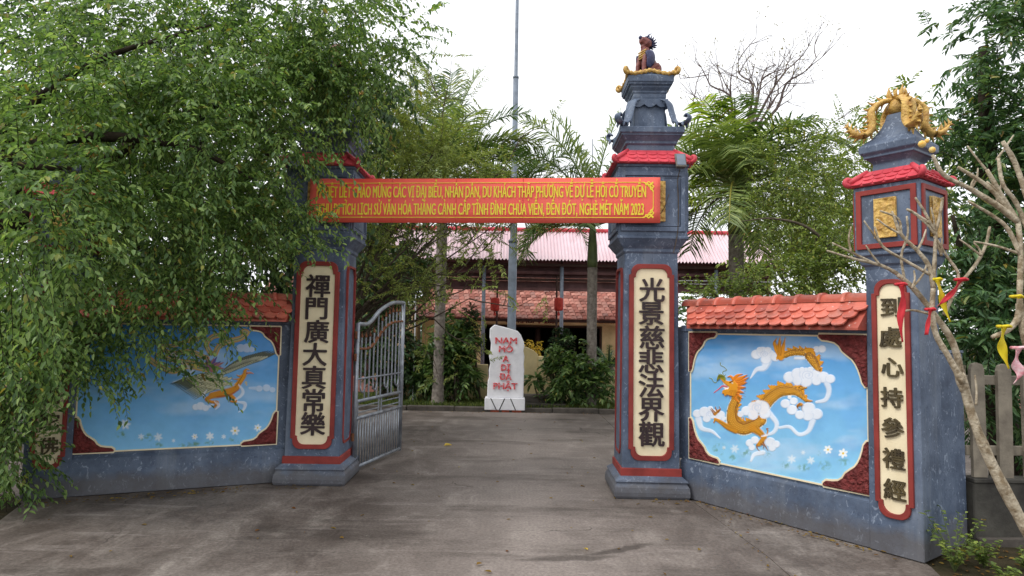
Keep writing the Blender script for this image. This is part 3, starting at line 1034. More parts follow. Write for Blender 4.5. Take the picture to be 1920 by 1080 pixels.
def carved(poly, y, seed):
    """Cloud-scroll carving over the face of a corner piece."""
    rng = np.random.default_rng(abs(seed) + 3)
    pa = np.array(poly)
    x0, z0 = pa.min(0); x1, z1 = pa.max(0)
    n = 56
    X, Z = np.meshgrid(np.linspace(x0, x1, n), np.linspace(z0, z1, n))
    ins = np.zeros(X.shape, bool)
    D = np.full(X.shape, 9.0)
    for i in range(len(pa)):
        (ax, az), (bx, bz) = pa[i], pa[(i + 1) % len(pa)]
        if az != bz:
            ins ^= ((az > Z) != (bz > Z)) & (X < (bx - ax) * (Z - az) / (bz - az) + ax)
        L2 = (bx - ax) ** 2 + (bz - az) ** 2 + 1e-9
        tt = np.clip(((X - ax) * (bx - ax) + (Z - az) * (bz - az)) / L2, 0, 1)
        D = np.minimum(D, np.hypot(X - ax - tt * (bx - ax), Z - az - tt * (bz - az)))
    H = np.zeros(X.shape)
    for _ in range(26):
        cx, cz, r0 = rng.uniform(x0, x1), rng.uniform(z0, z1), rng.uniform(.035, .075)
        r, th = np.hypot(X - cx, Z - cz), np.arctan2(Z - cz, X - cx)
        s = .5 + .5 * np.cos(r / r0 * 8 + th * rng.choice([-1, 1]))
        H = np.where(r < r0, s * rng.uniform(.6, 1) * (1 - .3 * r / r0), H)
    H = H * np.clip(D / .018, 0, 1) * .014
    idx = -np.ones(X.shape, int)
    vs, fs = [], []
    ok = ins & (D > .004)
    for i in range(n):
        for j in range(n):
            if ok[i, j]:
                idx[i, j] = len(vs)
                vs.append((float(X[i, j]), float(y - H[i, j]), float(Z[i, j])))
    for i in range(n - 1):
        for j in range(n - 1):
            q = (idx[i, j], idx[i, j + 1], idx[i + 1, j + 1], idx[i + 1, j])
            if min(q) >= 0: fs.append(q)
    return MB().add(vs, fs)

def wing_wall(origin, ang, L, label, XE, brackets, painter, FE):
    t = thing('wing_wall', label, 'wall', origin, ang, 'painted wing walls of the gateway')
    x0, x1 = XE
    MB().box(x0 - .0, x1, .0, .22, 0, .375).build('wall_base', 'blue', t, bev=.006)
    # sloping ledge above the base
    MB().add([(x0, 0, .375), (x1, 0, .375), (x1, .035, .40), (x0, .035, .40), (x0, .22, .375), (x1, .22, .375), (x1, .22, .40), (x0, .22, .40)],
             [(0, 1, 2, 3), (3, 2, 6, 7), (1, 5, 6, 2), (0, 3, 7, 4), (4, 7, 6, 5)]).build('ledge', 'blue', t)
    MB().box(x0 - .1, x1 + .1, .035, .205, .40, 1.82).build('wall_body', 'blue', t)
    MB().box(x0, x1, .02, .215, 1.775, 1.84).build('coping_band', 'blue', t, bev=.004)
    painter(t)
    zb, zt, xa, xb = .425, 1.76, .0, L
    # corner pieces: (x, z, sign x, sign z, w, h)
    for (cx, cz, sx, sz, w, h) in brackets:
        for off, y, nm, mt in ((.016, .012, 'bracket_edging', 'cream'), (0, -.002, 'corner_relief', 'relief_red')):
            poly = [(cx + sx * x, cz + sz * z) for x, z in bracket_poly(w, h, off)]
            if sx * sz < 0: poly = poly[::-1]
            MB().prism(poly, y, .034).build(nm, mt, t, bev=.006 if off == 0 else 0)
            if off == 0: carved(poly, y - .001, int(cx * 7 + cz * 31)).build('carving', mt, t, smooth=True)
    b = MB().ring(rect(xb - xa, zt - zb, (zt + zb) / 2, (xa + xb) / 2), rect(xb - xa - .03, zt - zb - .03, (zt + zb) / 2, (xa + xb) / 2), .020, .034)
    b.build('panel_edging', 'cream', t)
    # tiled coping
    ye, ze, yr, zr = -.16, 1.835, .12, 2.10
    xf0, xf1 = FE
    MB().add([(xf0, ye + .02, ze - .01), (xf1, ye + .02, ze - .01), (x1, yr, zr), (x0, yr, zr), (x0, .40, ze), (x1, .40, ze), (xf0, ye + .02, ze - .03), (xf1, ye + .02, ze - .03), (x0, .40, ze - .03), (x1, .40, ze - .03)],
             [(0, 1, 2, 3), (3, 2, 5, 4), (6, 7, 1, 0), (8, 9, 7, 6), (4, 5, 9, 8), (0, 3, 4, 8, 6), (7, 9, 5, 2, 1)]).build('coping_core', 'tile', t)
    sl = math.hypot(yr - ye, zr - ze)
    rr = random.Random(int(L * 100))
    ncol = int(round((x1 - x0) / .1175))
    w = (x1 - x0) / ncol
    tm = tile_mesh(w * 1.02, .165, 'tile', .014, .016)
    dy, dz = (yr - ye) / sl, (zr - ze) / sl
    for r in range(3):
        s0 = .135 + r * .092            # distance from the eave of each tile's upper end
        for k in range(ncol + (r % 2)):
            xx = x0 + (k + .5 - (.5 if r % 2 else 0)) * w
            if xx < x0 + .01 or xx > x1 - .01: continue
            s = s0 - .012
            fy = max(0, 1 - (s - .04) / sl)
            front = x0 + (xf0 - x0) * fy + w * .4 <= xx <= x1 + (xf1 - x1) * fy - w * .4
            lift = .024 + rr.uniform(-.002, .003)
            o = (xx + rr.uniform(-.002, .002), ye + dy * s - dz * lift * .3, ze + dz * s + lift)
            m = frame_m(o, (-1, rr.uniform(-.01, .01), 0), (0, -dy, -dz + .07), (0, -dz + .07, dy))
            if front: putm('roof_tile', tm, t, m)
            if r < 3:
                m2 = frame_m((xx, .24 - (ye + dy * s), ze + dz * s + lift - .004), (1, 0, 0), (0, dy, -dz + .07), (0, dz - .07, dy))
                putm('roof_tile', tm, t, m2)
    # ridge tiles
    nr = 9
    wr = (x1 - x0) / nr
    def ridge():
        b = MB()
        vs, fs = [], []
        n = 9
        for xx, rad in ((-wr / 2, .082), (wr / 2 - .03, .078), (wr / 2 - .03, .094), (wr / 2 + .012, .096)):
            for i in range(n):
                a = math.pi * i / (n - 1)
                vs.append((xx, -rad * 1.15 * math.cos(a), rad * .95 * math.sin(a)))
        for i in range(3):
            for k in range(n - 1):
                fs.append((i * n + k, (i + 1) * n + k, (i + 1) * n + k + 1, i * n + k + 1))
        fs.append(tuple(range(n)))
        fs.append(tuple(range(4 * n - 1, 3 * n - 1, -1)))
        return b.add(vs, fs)
    rm = ridge().mesh('ridge_tile', 'tile', True)
    for k in range(nr):
        put('ridge_tile', rm, t, (x0 + (k + .5) * wr, yr, 2.055 + rr.uniform(-.003, .003)), (0, rr.uniform(-.008, .008), 0), (1, 1, 1))
    return t

# ------------------------------------------------------------------ murals: paint worked out on a fine grid, with low relief
def hom_apply(H, u, z):
    w = H[6] * u + H[7] * z + 1
    return (H[0] * u + H[1] * z + H[2]) / w, (H[3] * u + H[4] * z + H[5]) / w

class Painter:
    def __init__(s, x0, x1, z0, z1, H, flip, nx=400, nz=290):
        s.nx, s.nz = nx, nz
        s.lx, s.lz = np.meshgrid(np.linspace(x0, x1, nx), np.linspace(z0, z1, nz))
        u = (flip - s.lx) if flip is not None else s.lx
        s.X, s.Y = hom_apply(H, u, s.lz)
        s.C = np.zeros((nz, nx, 3))
        s.Hh = np.zeros((nz, nx))
        s.lab = np.zeros((nz, nx), int)
        s.rng = np.random.default_rng(7)
    def fbm(s, sc, oct=4, seed=0, sx=1.0, sy=1.0):
        """Smooth value noise on sheet coordinates."""
        rng = np.random.default_rng(seed)
        out = np.zeros_like(s.X); amp = .5
        for o in range(oct):
            g = rng.random((64, 64))
            x, y = s.X * sc * sx + 100.3, s.Y * sc * sy + 55.7
            xi, yi = np.floor(x).astype(int), np.floor(y).astype(int)
            fx, fy = x - xi, y - yi
            fx, fy = fx * fx * (3 - 2 * fx), fy * fy * (3 - 2 * fy)
            a, b = g[yi % 64, xi % 64], g[yi % 64, (xi + 1) % 64]
            c, d = g[(yi + 1) % 64, xi % 64], g[(yi + 1) % 64, (xi + 1) % 64]
            out += amp * ((a * (1 - fx) + b * fx) * (1 - fy) + (c * (1 - fx) + d * fx) * fy)
            amp *= .5; sc *= 2
        return out
    def fill(s, m, col, k=1.0):
        m = np.clip(m, 0, 1)[..., None] * k
        col = np.array(col[:3]) if isinstance(col, tuple) else col
        s.C = s.C * (1 - m) + col * m
    def line(s, pts, wid):
        """Closest point on a polyline: ratio distance/width, arc length, signed ratio."""
        pts = np.array(pts, float)
        wid = np.array(wid, float) if hasattr(wid, '__len__') else np.full(len(pts), float(wid))
        pad = wid.max() * 2.4 + 4
        sel = (s.X > pts[:, 0].min() - pad) & (s.X < pts[:, 0].max() + pad) & (s.Y > pts[:, 1].min() - pad) & (s.Y < pts[:, 1].max() + pad)
        X, Y = s.X[sel], s.Y[sel]
        best = np.full(X.shape, 1e9); S = np.zeros(X.shape); G = np.zeros(X.shape)
        acc = 0
        for i in range(len(pts) - 1):
            a, b = pts[i], pts[i + 1]
            ab = b - a
            L = math.hypot(*ab)
            if L < 1e-6: continue
            t = np.clip(((X - a[0]) * ab[0] + (Y - a[1]) * ab[1]) / L ** 2, 0, 1)
            dx, dy = X - a[0] - ab[0] * t, Y - a[1] - ab[1] * t
            w = wid[i] * (1 - t) + wid[i + 1] * t
            r = np.hypot(dx, dy) / np.maximum(w, .5)
            m = r < best
            best[m] = r[m]; S[m] = (acc + t * L)[m]
            G[m] = (np.sign(ab[0] * dy - ab[1] * dx) * r)[m]
            acc += L
        o = np.full(s.X.shape, 1e9); oS = np.zeros(s.X.shape); oG = np.full(s.X.shape, 1e9)
        o[sel], oS[sel], oG[sel] = best, S, G
        return o, oS, oG
    def poly(s, pts):
        pts = np.array(pts, float)
        m = np.zeros(s.X.shape, bool)
        n = len(pts)
        for i in range(n):
            (x1, y1), (x2, y2) = pts[i], pts[(i + 1) % n]
            if y1 == y2: continue
            c = ((y1 > s.Y) != (y2 > s.Y)) & (s.X < (x2 - x1) * (s.Y - y1) / (y2 - y1) + x1)
            m ^= c
        return m
    def stroke(s, pts, wid, col, k=1.0, soft=.35, smooth=True, lab=None, h=0):
        if smooth:
            if hasattr(wid, '__len__'):
                q = catmull([tuple(p) + (w,) for p, w in zip(pts, wid)], 6)
                pts, wid = [p[:2] for p in q], [max(.6, p[2]) for p in q]
            else:
                pts = catmull(pts, 6)
        r, S, G = s.line(pts, wid)
        m = np.clip((1 - r) / soft, 0, 1)
        s.fill(m, col, k)
        if lab is not None: s.lab[m > .5] = lab
        if h: s.Hh = np.maximum(s.Hh, h * np.sqrt(np.clip(1 - r ** 2, 0, 1)))
        return r, S, G
    def cloud(s, blobs, tails=(), swirl=None, seed=1, a=.92):
        m = np.zeros_like(s.X)
        sh = np.zeros_like(s.X)
        for (x, y, r) in blobs:
            d = np.hypot((s.X - x), (s.Y - y) * 1.12) / r
            k = np.clip((1.08 - d) / .16, 0, 1)
            rim = np.clip(1 - abs(d - .92) / .16, 0, 1) * (s.Y > y - r * .5)
            sh = np.where(k > m, rim, np.maximum(sh * (1 - k * .85), rim * .7))
            m = np.maximum(m, k)
        for pts, wid in tails:
            q = catmull([tuple(p) + (w,) for p, w in zip(pts, wid)], 6)
            r, _, _ = s.line([p[:2] for p in q], [max(.6, p[2]) for p in q])
            m = np.maximum(m, np.clip((1.05 - r) / .5, 0, 1) * .88)
        n = s.fbm(.03, 3, seed)
        col = np.array(lin(238, 242, 250)[:3]) * (1 - .1 * n[..., None])
        s.fill(m, col, a)
        s.fill(m * sh * .5, lin(170, 196, 226))
        s.lab[m > .6] = 2
        s.Hh = np.where(m > .6, np.maximum(s.Hh * 0, .003 * m), s.Hh)
        if swirl:
            cx, cy, r0 = swirl
            pts = [(cx + (r0 * (1 - .8 * i / 22)) * math.cos(i * .52 + 2.4), cy + (r0 * (1 - .8 * i / 22)) * .8 * math.sin(i * .52 + 2.4)) for i in range(23)]
            s.stroke(pts, 2.2, lin(186, 200, 224), .75, .8)
    def flower(s, x, y, r, crisp=1.0):
        th = np.arctan2(s.Y - y, s.X - x)
        d = np.hypot(s.X - x, s.Y - y)
        pr = r * (.55 + .45 * abs(np.cos(th * 3 + x)))
        m = np.clip((pr - d) / (r * (.18 + .5 * (1 - crisp))), 0, 1) * (.45 + .5 * crisp)
        s.fill(m, lin(242, 244, 244))
        s.lab[m > .5] = 3
        if crisp > .6:
            s.fill(np.clip((r * .26 - d) / 2, 0, 1), lin(226, 196, 70))
    def leafy(s, x, y, w, h, k=.5, seed=0):
        n = s.fbm(.09, 3, int(x) + seed)
        d = np.sqrt(((s.X - x) / w) ** 2 + ((s.Y - y) / h) ** 2)
        s.fill(np.clip((1 - d) * 1.6, 0, 1) * np.clip((n - .38) * 5, 0, 1), lin(104, 150, 132), k)
    def emit(s, root, y, parts):
        nx, nz = s.nx, s.nz
        yy = y - s.Hh
        # every part is its own mesh cut out of the same painted plaster surface
        idx = np.arange(nx * nz).reshape(nz, nx)
        fq = np.stack([idx[:-1, :-1], idx[:-1, 1:], idx[1:, 1:], idx[1:, :-1]], -1).reshape(-1, 4)
        fl = s.lab[:-1, :-1].ravel()
        co = np.stack([s.lx, yy, s.lz], -1).reshape(-1, 3)
        cc = np.concatenate([s.C.reshape(-1, 3), np.ones((nx * nz, 1))], 1)
        for lab, nm in parts.items():
            sel = fq[fl == lab]
            if not len(sel): continue
            used = np.unique(sel)
            mp = np.zeros(nx * nz, int); mp[used] = np.arange(len(used))
            me = np_mesh(nm, co[used], mp[sel], 'paint')
            at = me.attributes.new('paint', 'FLOAT_COLOR', 'POINT')
            at.data.foreach_set('color', cc[used].astype(np.float32).ravel())
            me.polygons.foreach_set('use_smooth', np.ones(len(sel), bool))
            put(nm, me, root)

def scales(p, pts, wid, fin_side, fin=10, saw=26, h=.011, base=(238, 172, 58), belly=True):
    wid = [w * .86 for w in wid]
    q = catmull([tuple(a) + (w,) for a, w in zip(pts, wid)], 7)
    pl, wl = [a[:2] for a in q], [a[2] for a in q]
    r, S, G = p.line(pl, wl)
    G = G * fin_side                       # positive on the finned side
    W = float(np.mean(wid))
    sawv = (S / saw) % 1.0
    finm = (G > .85) & (G < 1 + (fin / W) * (1.15 - sawv) * 1.3)
    p.fill(finm.astype(float), lin(226, 156, 40)); p.lab[finm] = 1
    edge = finm & (G > 1 + (fin / W) * (1.15 - sawv) * 1.3 - .10)
    p.fill(edge.astype(float), lin(120, 70, 16), .7)
    p.Hh = np.where(finm, h * .35, p.Hh)
    if belly:
        bm = (G < -.88) & (G > -1.14)
        p.fill(bm.astype(float), lin(236, 230, 206)); p.lab[bm] = 1
        p.fill((bm & ((S % 6) < 1.6)).astype(float), lin(70, 60, 50), .8)
    body = r < 1
    p.lab[body] = 1
    g = np.clip(np.abs(G + .15), 0, 1)[..., None]
    col = np.array(lin(*base)[:3]) * (1 - g * .35) + np.array(lin(236, 176, 60)[:3]) * g * 0
    p.fill(np.clip((1 - r) / .06, 0, 1), col)
    # fish-scale arcs
    a, b = S / 9.5, G * W / 7.0
    row = np.floor(b)
    aa = (a + .5 * (row % 2)) % 1 - .5
    bb = b - row - .5
    d = np.hypot(aa - .1, bb)
    m = body & (d > .42) & (np.abs(G) < .9)
    p.fill(m.astype(float), lin(120, 68, 14), .8)
    m = body & (d < .2) & (np.abs(G) < .85)
    p.fill(m.astype(float), lin(240, 186, 72), .6)
    m = body & (G > .58) & (G < .74)
    p.fill(m.astype(float), lin(116, 60, 16), .75)
    p.fill((body & (r > .93)).astype(float), lin(104, 58, 14), .8)
    p.Hh = np.where(body, h * np.sqrt(np.clip(1 - r ** 2, 0, 1)) + .0015 * np.cos(np.clip(d, 0, .5) * 6), p.Hh)

HR = (358.428, 0.355483, 81.2177, -25.833, -451.658, 1067.1, -0.118559, 0.0097704)
HL = (-443.19, 25.4795, 1111.59, -19.5624, -358.979, 875.032, -0.0530376, 0.00925497)

def sky_paint(p, top, low, seed):
    v = np.clip((p.lz - .42) / 1.34, 0, 1)[..., None]
    p.C = np.array(low[:3]) * (1 - v) + np.array(top[:3]) * v
    n = p.fbm(.006, 4, seed, .55, 1.5)
    p.fill(np.clip((n - .48) * 3.2, 0, .55), lin(186, 214, 240))
    n = p.fbm(.02, 3, seed + 1, .5, 1)
    p.fill(np.clip((n - .45) * 1.5, 0, .3), lin(100, 160, 220))

def dragon_mural(t):
    p = Painter(0, LR, .425, 1.76, HR, None)
    sky_paint(p, lin(82, 154, 220), lin(146, 206, 238), 3)
    for x, y, w, h in ((285, 870, 22, 20), (350, 850, 30, 25), (540, 905, 26, 22), (630, 918, 40, 22), (728, 908, 38, 28), (820, 892, 34, 22), (700, 850, 12, 14), (220, 830, 40, 34), (450, 850, 26, 24)):
        p.leafy(x, y, w, h, .75)
    for x, y, r, c in ((295, 828, 26, .3), (243, 822, 12, .3), (570, 878, 26, .35), (662, 884, 24, .4), (625, 846, 14, .3), (745, 832, 24, .95), (818, 850, 26, .95)):
        p.flower(x, y, r, c)
    # clouds behind the body
    p.cloud([(400, 372, 26), (430, 362, 30), (462, 374, 28), (492, 384, 24), (446, 396, 26), (416, 350, 16), (455, 352, 18)], [([(452, 400), (436, 436), (400, 446), (372, 486)], (26, 18, 12, 4))], (440, 370, 20), 2)
    p.cloud([(690, 348, 18), (716, 346, 20), (664, 362, 16)], [([(588, 390), (636, 388), (662, 360), (700, 350)], (9, 9, 10, 10))], None, 3)
    p.cloud([(115, 658, 22), (150, 650, 28), (190, 660, 26), (225, 665, 24), (243, 682, 12), (160, 682, 20), (178, 634, 14)], [([(120, 685), (136, 728), (186, 744), (224, 776)], (20, 14, 10, 4))], (176, 660, 18), 4)
    # body
    scales(p, [(296, 548), (300, 590), (284, 640), (292, 700), (335, 728), (378, 716), (425, 690)], (20, 24, 27, 36, 36, 34, 26), -1, 12, 26)
    scales(p, [(428, 632), (462, 588), (510, 552), (560, 545), (600, 556), (640, 596)], (34, 32, 30, 27, 20, 8), -1, 16, 30)
    scales(p, [(612, 536), (640, 532)], (12, 5), -1, 3, 20, belly=False)
    scales(p, [(514, 390), (560, 366), (610, 360), (660, 372)], (10, 17, 18, 18), -1, 10, 24)
    scales(p, [(655, 380), (676, 404), (700, 446)], (22, 25, 14), -1, 14, 22)
    # tail flame
    for pts, w in (([(520, 388), (505, 350), (488, 318), (500, 292)], (16, 16, 9, 1)), ([(516, 380), (512, 330), (516, 284)], (16, 12, 1)), ([(522, 380), (530, 340), (540, 290)], (15, 12, 1)), ([(512, 376), (494, 350), (486, 330)], (10, 8, 1))):
        p.stroke(pts, w, lin(222, 148, 36), lab=1, h=.01)
    for dx in (-12, -4, 5, 12):
        p.stroke([(516 + dx * .5, 376), (512 + dx, 340), (514 + dx * 1.7, 302)], 1.3, lin(130, 76, 16), .8)
    # legs and claws
    for pts, w in (([(300, 742), (262, 722), (228, 698), (202, 684)], (15, 16, 12, 8)), ([(196, 700), (204, 686), (220, 690)], (4, 6, 6)), ([(385, 728), (420, 752), (438, 776)], (24, 19, 13)), ([(452, 762), (456, 738)], (6, 3)), ([(440, 772), (420, 800), (404, 812)], (14, 15, 7)),
                   ([(200, 660), (212, 650), (220, 640)], (9, 7, 5)), ([(600, 620), (614, 612), (628, 622)], (8, 10, 8)), ([(640, 590), (655, 596), (668, 596)], (8, 7, 4))):
        p.stroke(pts, w, lin(204, 138, 36), lab=1, h=.009)
    for pts in ([(300, 735), (262, 716), (222, 694)], [(300, 752), (262, 735), (235, 712)], [(390, 742), (424, 764)], [(400, 722), (432, 756)]):
        p.stroke(pts, 1.6, lin(112, 84, 20), .8)
    for pts in ([(204, 654), (190, 640), (182, 630)], [(212, 648), (204, 632), (202, 622)], [(218, 650), (226, 636), (220, 622)], [(196, 660), (190, 650), (178, 636)], [(404, 806), (404, 824), (418, 840)], [(424, 804), (436, 812), (432, 828)], [(434, 796), (446, 818), (456, 836)], [(612, 610), (598, 626), (610, 640)], [(622, 618), (620, 636), (628, 650)], [(456, 738), (450, 730), (462, 728)]):
        p.stroke(pts, (4.2, 3.6, 1.2), lin(150, 96, 48), lab=1, h=.006)
    # head: mane, face, jaws, tongue, whiskers
    for pts, w in (([(300, 500), (330, 486), (356, 470)], (16, 12, 1)), ([(305, 506), (335, 500), (362, 482)], (14, 11, 1)), ([(308, 515), (334, 512), (356, 506)], (14, 10, 1)), ([(306, 530), (330, 532), (350, 530)], (14, 9, 1)), ([(306, 545), (326, 552), (340, 556)], (12, 8, 1)), ([(302, 555), (318, 572), (334, 584)], (12, 8, 1)), ([(290, 492), (278, 478), (262, 480)], (10, 7, 2)), ([(296, 488), (310, 474), (334, 466)], (12, 9, 1)), ([(290, 556), (300, 580), (318, 604)], (12, 9, 2))):
        p.stroke(pts, w, lin(226, 132, 34), lab=1, h=.012)
    for k in range(9):
        p.stroke([(300, 500 + k * 8), (325, 496 + k * 9), (348, 480 + k * 12)], 1.2, lin(150, 66, 18), .7)
    face = p.poly([(226, 484), (244, 486), (262, 500), (282, 500), (300, 500), (314, 520), (312, 550), (298, 576), (280, 572), (262, 566), (252, 574), (246, 562), (236, 560), (240, 545), (250, 540), (266, 540), (272, 530), (254, 516), (236, 500)])
    p.fill(face.astype(float), lin(222, 150, 38)); p.lab[face] = 1; p.Hh = np.where(face, .016, p.Hh)
    mouth = p.poly([(236, 500), (254, 516), (272, 530), (266, 540), (250, 540), (238, 532), (252, 526), (240, 514)])
    p.fill(mouth.astype(float), lin(238, 234, 226)); p.lab[mouth] = 1
    p.stroke([(258, 528), (238, 524), (220, 538), (196, 556)], (5, 5, 4, 3), lin(206, 104, 122), lab=1, h=.004)
    p.stroke([(214, 494), (226, 478), (244, 484), (252, 498)], (5, 12, 11, 3), lin(132, 132, 34), lab=1, h=.014)
    for k in range(5):
        p.stroke([(222 + k * 6, 480), (218 + k * 8, 464 + k)], (4, 1), lin(92, 98, 26), smooth=False, lab=1)
    for pts in ([(238, 466), (240, 454), (256, 448), (246, 434), (228, 424), (226, 412)], [(216, 494), (204, 508), (192, 502), (186, 490), (174, 486)]):
        p.stroke(pts, 2.2, lin(120, 128, 60), lab=1, h=.004)
    p.stroke([(276, 508), (290, 500)], 3.4, lin(92, 48, 14), smooth=False)
    p.fill(np.clip(4.5 - np.hypot(p.X - 288, p.Y - 510), 0, 1), lin(236, 230, 200))
    p.fill(np.clip(2.4 - np.hypot(p.X - 287, p.Y - 510), 0, 1), lin(20, 20, 20))
    for k in range(8):
        p.stroke([(276 + k * 4, 545), (270 + k * 6, 566), (268 + k * 8, 588)], 1.1, lin(146, 80, 16), .7)
    for k in range(6):
        p.stroke([(246 + k * 8, 556), (244 + k * 9, 574)], (4, 1), lin(214, 140, 34), smooth=False, lab=1)
    # clouds in front
    p.cloud([(560, 482, 30), (600, 466, 32), (642, 468, 36), (684, 478, 34), (722, 482, 30), (756, 490, 24), (640, 502, 30), (598, 500, 24), (690, 500, 24), (620, 446, 14), (660, 446, 16)], [([(736, 500), (750, 545), (734, 590), (690, 602)], (18, 15, 13, 8))], (650, 472, 30), 5)
    p.cloud([(390, 630, 34), (428, 626, 36), (352, 645, 26), (442, 655, 30), (325, 660, 16), (384, 664, 26), (410, 606, 16)], [([(466, 660), (498, 706), (482, 748), (428, 766)], (16, 13, 11, 5))], (404, 628, 26), 6)
    p.cloud([(540, 610, 24), (580, 598, 20), (572, 640, 26), (652, 632, 32), (690, 660, 30), (650, 668, 28), (610, 664, 24), (560, 580, 10)], [([(672, 690), (650, 742), (604, 758), (560, 722), (512, 726)], (18, 13, 11, 10, 8))], None, 7)
    p.cloud([(368, 800, 20), (392, 786, 20), (466, 796, 26), (494, 806, 20), (476, 824, 18), (378, 822, 16)], [([(432, 846), (390, 856), (374, 886)], (14, 12, 6))], None, 8)
    p.emit(t, .026, {0: 'painted_sky', 1: 'dragon', 2: 'cloud', 3: 'flower'})

def phoenix_mural(t):
    p = Painter(0, LL_, .425, 1.74, HL, LL_)
    sky_paint(p, lin(72, 144, 216), lin(128, 190, 232), 13)
    for x, y, w, h in ((750, 722, 34, 14), (792, 720, 22, 12), (850, 718, 28, 14), (956, 700, 34, 18), (1044, 684, 24, 14), (488, 682, 26, 18), (600, 692, 22, 20), (636, 726, 30, 16), (560, 700, 22, 12)):
        p.leafy(x, y, w, h, 1)
    for x, y, r, c in ((506, 640, 26, .5), (640, 692, 22, .35), (788, 690, 15, .7), (850, 688, 20, .6), (906, 690, 12, .5), (952, 666, 22, .7), (1044, 654, 18, .7), (702, 706, 10, .3), (570, 690, 16, .3)):
        p.flower(x, y, r, c)
    p.cloud([(975, 330, 18), (1000, 330, 20), (1020, 336, 12)], [], (990, 330, 16), 3, .5)
    p.cloud([(792, 570, 14), (812, 566, 18), (832, 574, 14)], [([(836, 574), (860, 560), (868, 545)], (8, 6, 2))], None, 4, .7)
    p.cloud([(1050, 495, 14), (1080, 492, 16), (1104, 500, 12)], [([(1010, 492), (1050, 494)], (6, 10))], None, 5, .45)
    yel = lin(214, 160, 48); inn = lin(170, 172, 138)
    for pts, w in (([(840, 418), (760, 404), (700, 424), (640, 400), (604, 374)], 13), ([(838, 400), (764, 388), (690, 376), (640, 356)], 11), ([(840, 372), (770, 344), (700, 352), (650, 330)], 11), ([(872, 352), (888, 322), (930, 302), (975, 290), (1000, 268), (988, 262)], 13), ([(852, 350), (836, 316), (858, 286), (896, 276), (908, 268)], 12), ([(800, 296), (760, 300), (820, 280), (836, 262)], 9), ([(764, 300), (700, 320), (640, 318)], 9)):
        p.stroke(pts, w, yel, lab=1, h=.008)
        p.stroke(pts, w * .58, inn, 1)
        p.stroke(pts, 1.2, lin(60, 60, 48), .8)
    p.cloud([(700, 350, 8)], [([(694, 350), (720, 372), (742, 392)], (10, 7, 2)), ([(752, 396), (776, 426), (740, 456), (700, 470)], (5, 10, 8, 4))], None, 9, .55)
    # wings
    n = p.fbm(.05, 4, 21)
    def feather(pts, w, c, dark=None):
        p.stroke(pts, (w * .8, w, w * .8, 1), lin(58, 68, 56), 1, lab=1, h=.008)
        p.stroke(pts, (w * .5, w * .70, w * .5, .8), c, 1)
        p.stroke(pts, 1.1, lin(120, 124, 98), .7)
        if dark: p.stroke([pts[-2], pts[-1]], (w * .55, .8), dark, .85, smooth=False)
    # right wing: long flight feathers, then coverts
    edge = catmull([(925, 398), (960, 376), (1000, 360), (1040, 350), (1080, 342), (1128, 346)], 4)
    root = catmull([(890, 450), (905, 436), (925, 424), (950, 414), (980, 402), (1010, 392)], 4)
    for i in range(len(edge)):
        (ex, ey), (rx, ry) = edge[i], root[i]
        feather([(rx, ry), ((rx * 2 + ex) / 3, (ry * 2 + ey) / 3 + 2), ((rx + ex * 2) / 3 - 2, (ry + ey * 2) / 3 + 2), (ex + 8, ey - 2)], 6.5, lin(214, 214, 188), lin(30, 46, 38))
    for i in range(16):
        f = i / 15
        x, y = 1040 - 130 * f, 392 + 50 * f
        feather([(x - 26, y - 6), (x - 12, y - 8), (x + 2, y - 10), (x + 20, y - 18 + 6 * f)], 5.5, lin(206, 208, 178))
    # left wing sweeping down and back
    for i in range(17):
        f = i / 16
        ex, ey = 690 + 98 * f, 476 + 62 * f ** 1.2
        rx, ry = 856 + 60 * f, 432 + 46 * f
        feather([(rx, ry), ((rx * 2 + ex) / 3, (ry * 2 + ey) / 3 - 4), ((rx + ex * 2) / 3, (ry + ey * 2) / 3 - 5), (ex, ey)], 6.5, lin(200, 204, 168), lin(44, 62, 50) if i < 9 else None)
    for i in range(22):
        x, y = 790 + (i % 8) * 18, 440 + (i // 8) * 20 + (i % 8) * 2
        feather([(x + 22, y - 3), (x + 14, y), (x + 4, y + 3), (x - 14, y + 8)], 6, lin(220, 216, 180))
    body = p.poly([(846, 424), (906, 436), (966, 482), (938, 502), (880, 500), (838, 494), (822, 470)])
    p.fill(body * (.3 + .6 * n), lin(206, 202, 160), .5); p.lab[body] = 1; p.Hh = np.where(body, .014, p.Hh)
    for i in range(30):
        x, y = 850 + (i % 10) * 11, 440 + (i // 10) * 18 + (i % 10) * 2.5
        if y < 500: p.stroke([(x - 5, y + 4), (x, y + 7), (x + 5, y + 3)], 1.0, lin(120, 120, 92), .6)
    # tail-root feathers
    for k in range(13):
        a = R(200 + k * 12)
        L = 44 + 10 * math.sin(k * 2.1)
        c = lin(96, 74, 138) if k % 2 else lin(176, 120, 110)
        p.stroke([(858, 420), (858 + math.cos(a) * L * .6, 420 + math.sin(a) * L * .6), (858 + math.cos(a + .12) * L * 1.15, 420 + math.sin(a + .12) * L * 1.15)], (9, 8, .8), c, .95, lab=1, h=.012)
    # breast, neck, head, legs
    for pts, w in (([(858, 522), (890, 516), (930, 506), (962, 488)], (15, 18, 18, 12)), ([(958, 490), (972, 466), (986, 446), (994, 430)], (13, 13, 12, 10)), ([(858, 526), (836, 538), (856, 548), (880, 552), (868, 570)], (11, 9, 7, 9, 4)), ([(930, 518), (944, 530), (954, 546), (934, 546)], (9, 9, 9, 4))):
        p.stroke(pts, w, lin(208, 138, 36), lab=1, h=.013)
    p.stroke([(880, 528), (930, 520), (966, 500)], (4, 5, 3), lin(176, 90, 36), .7)
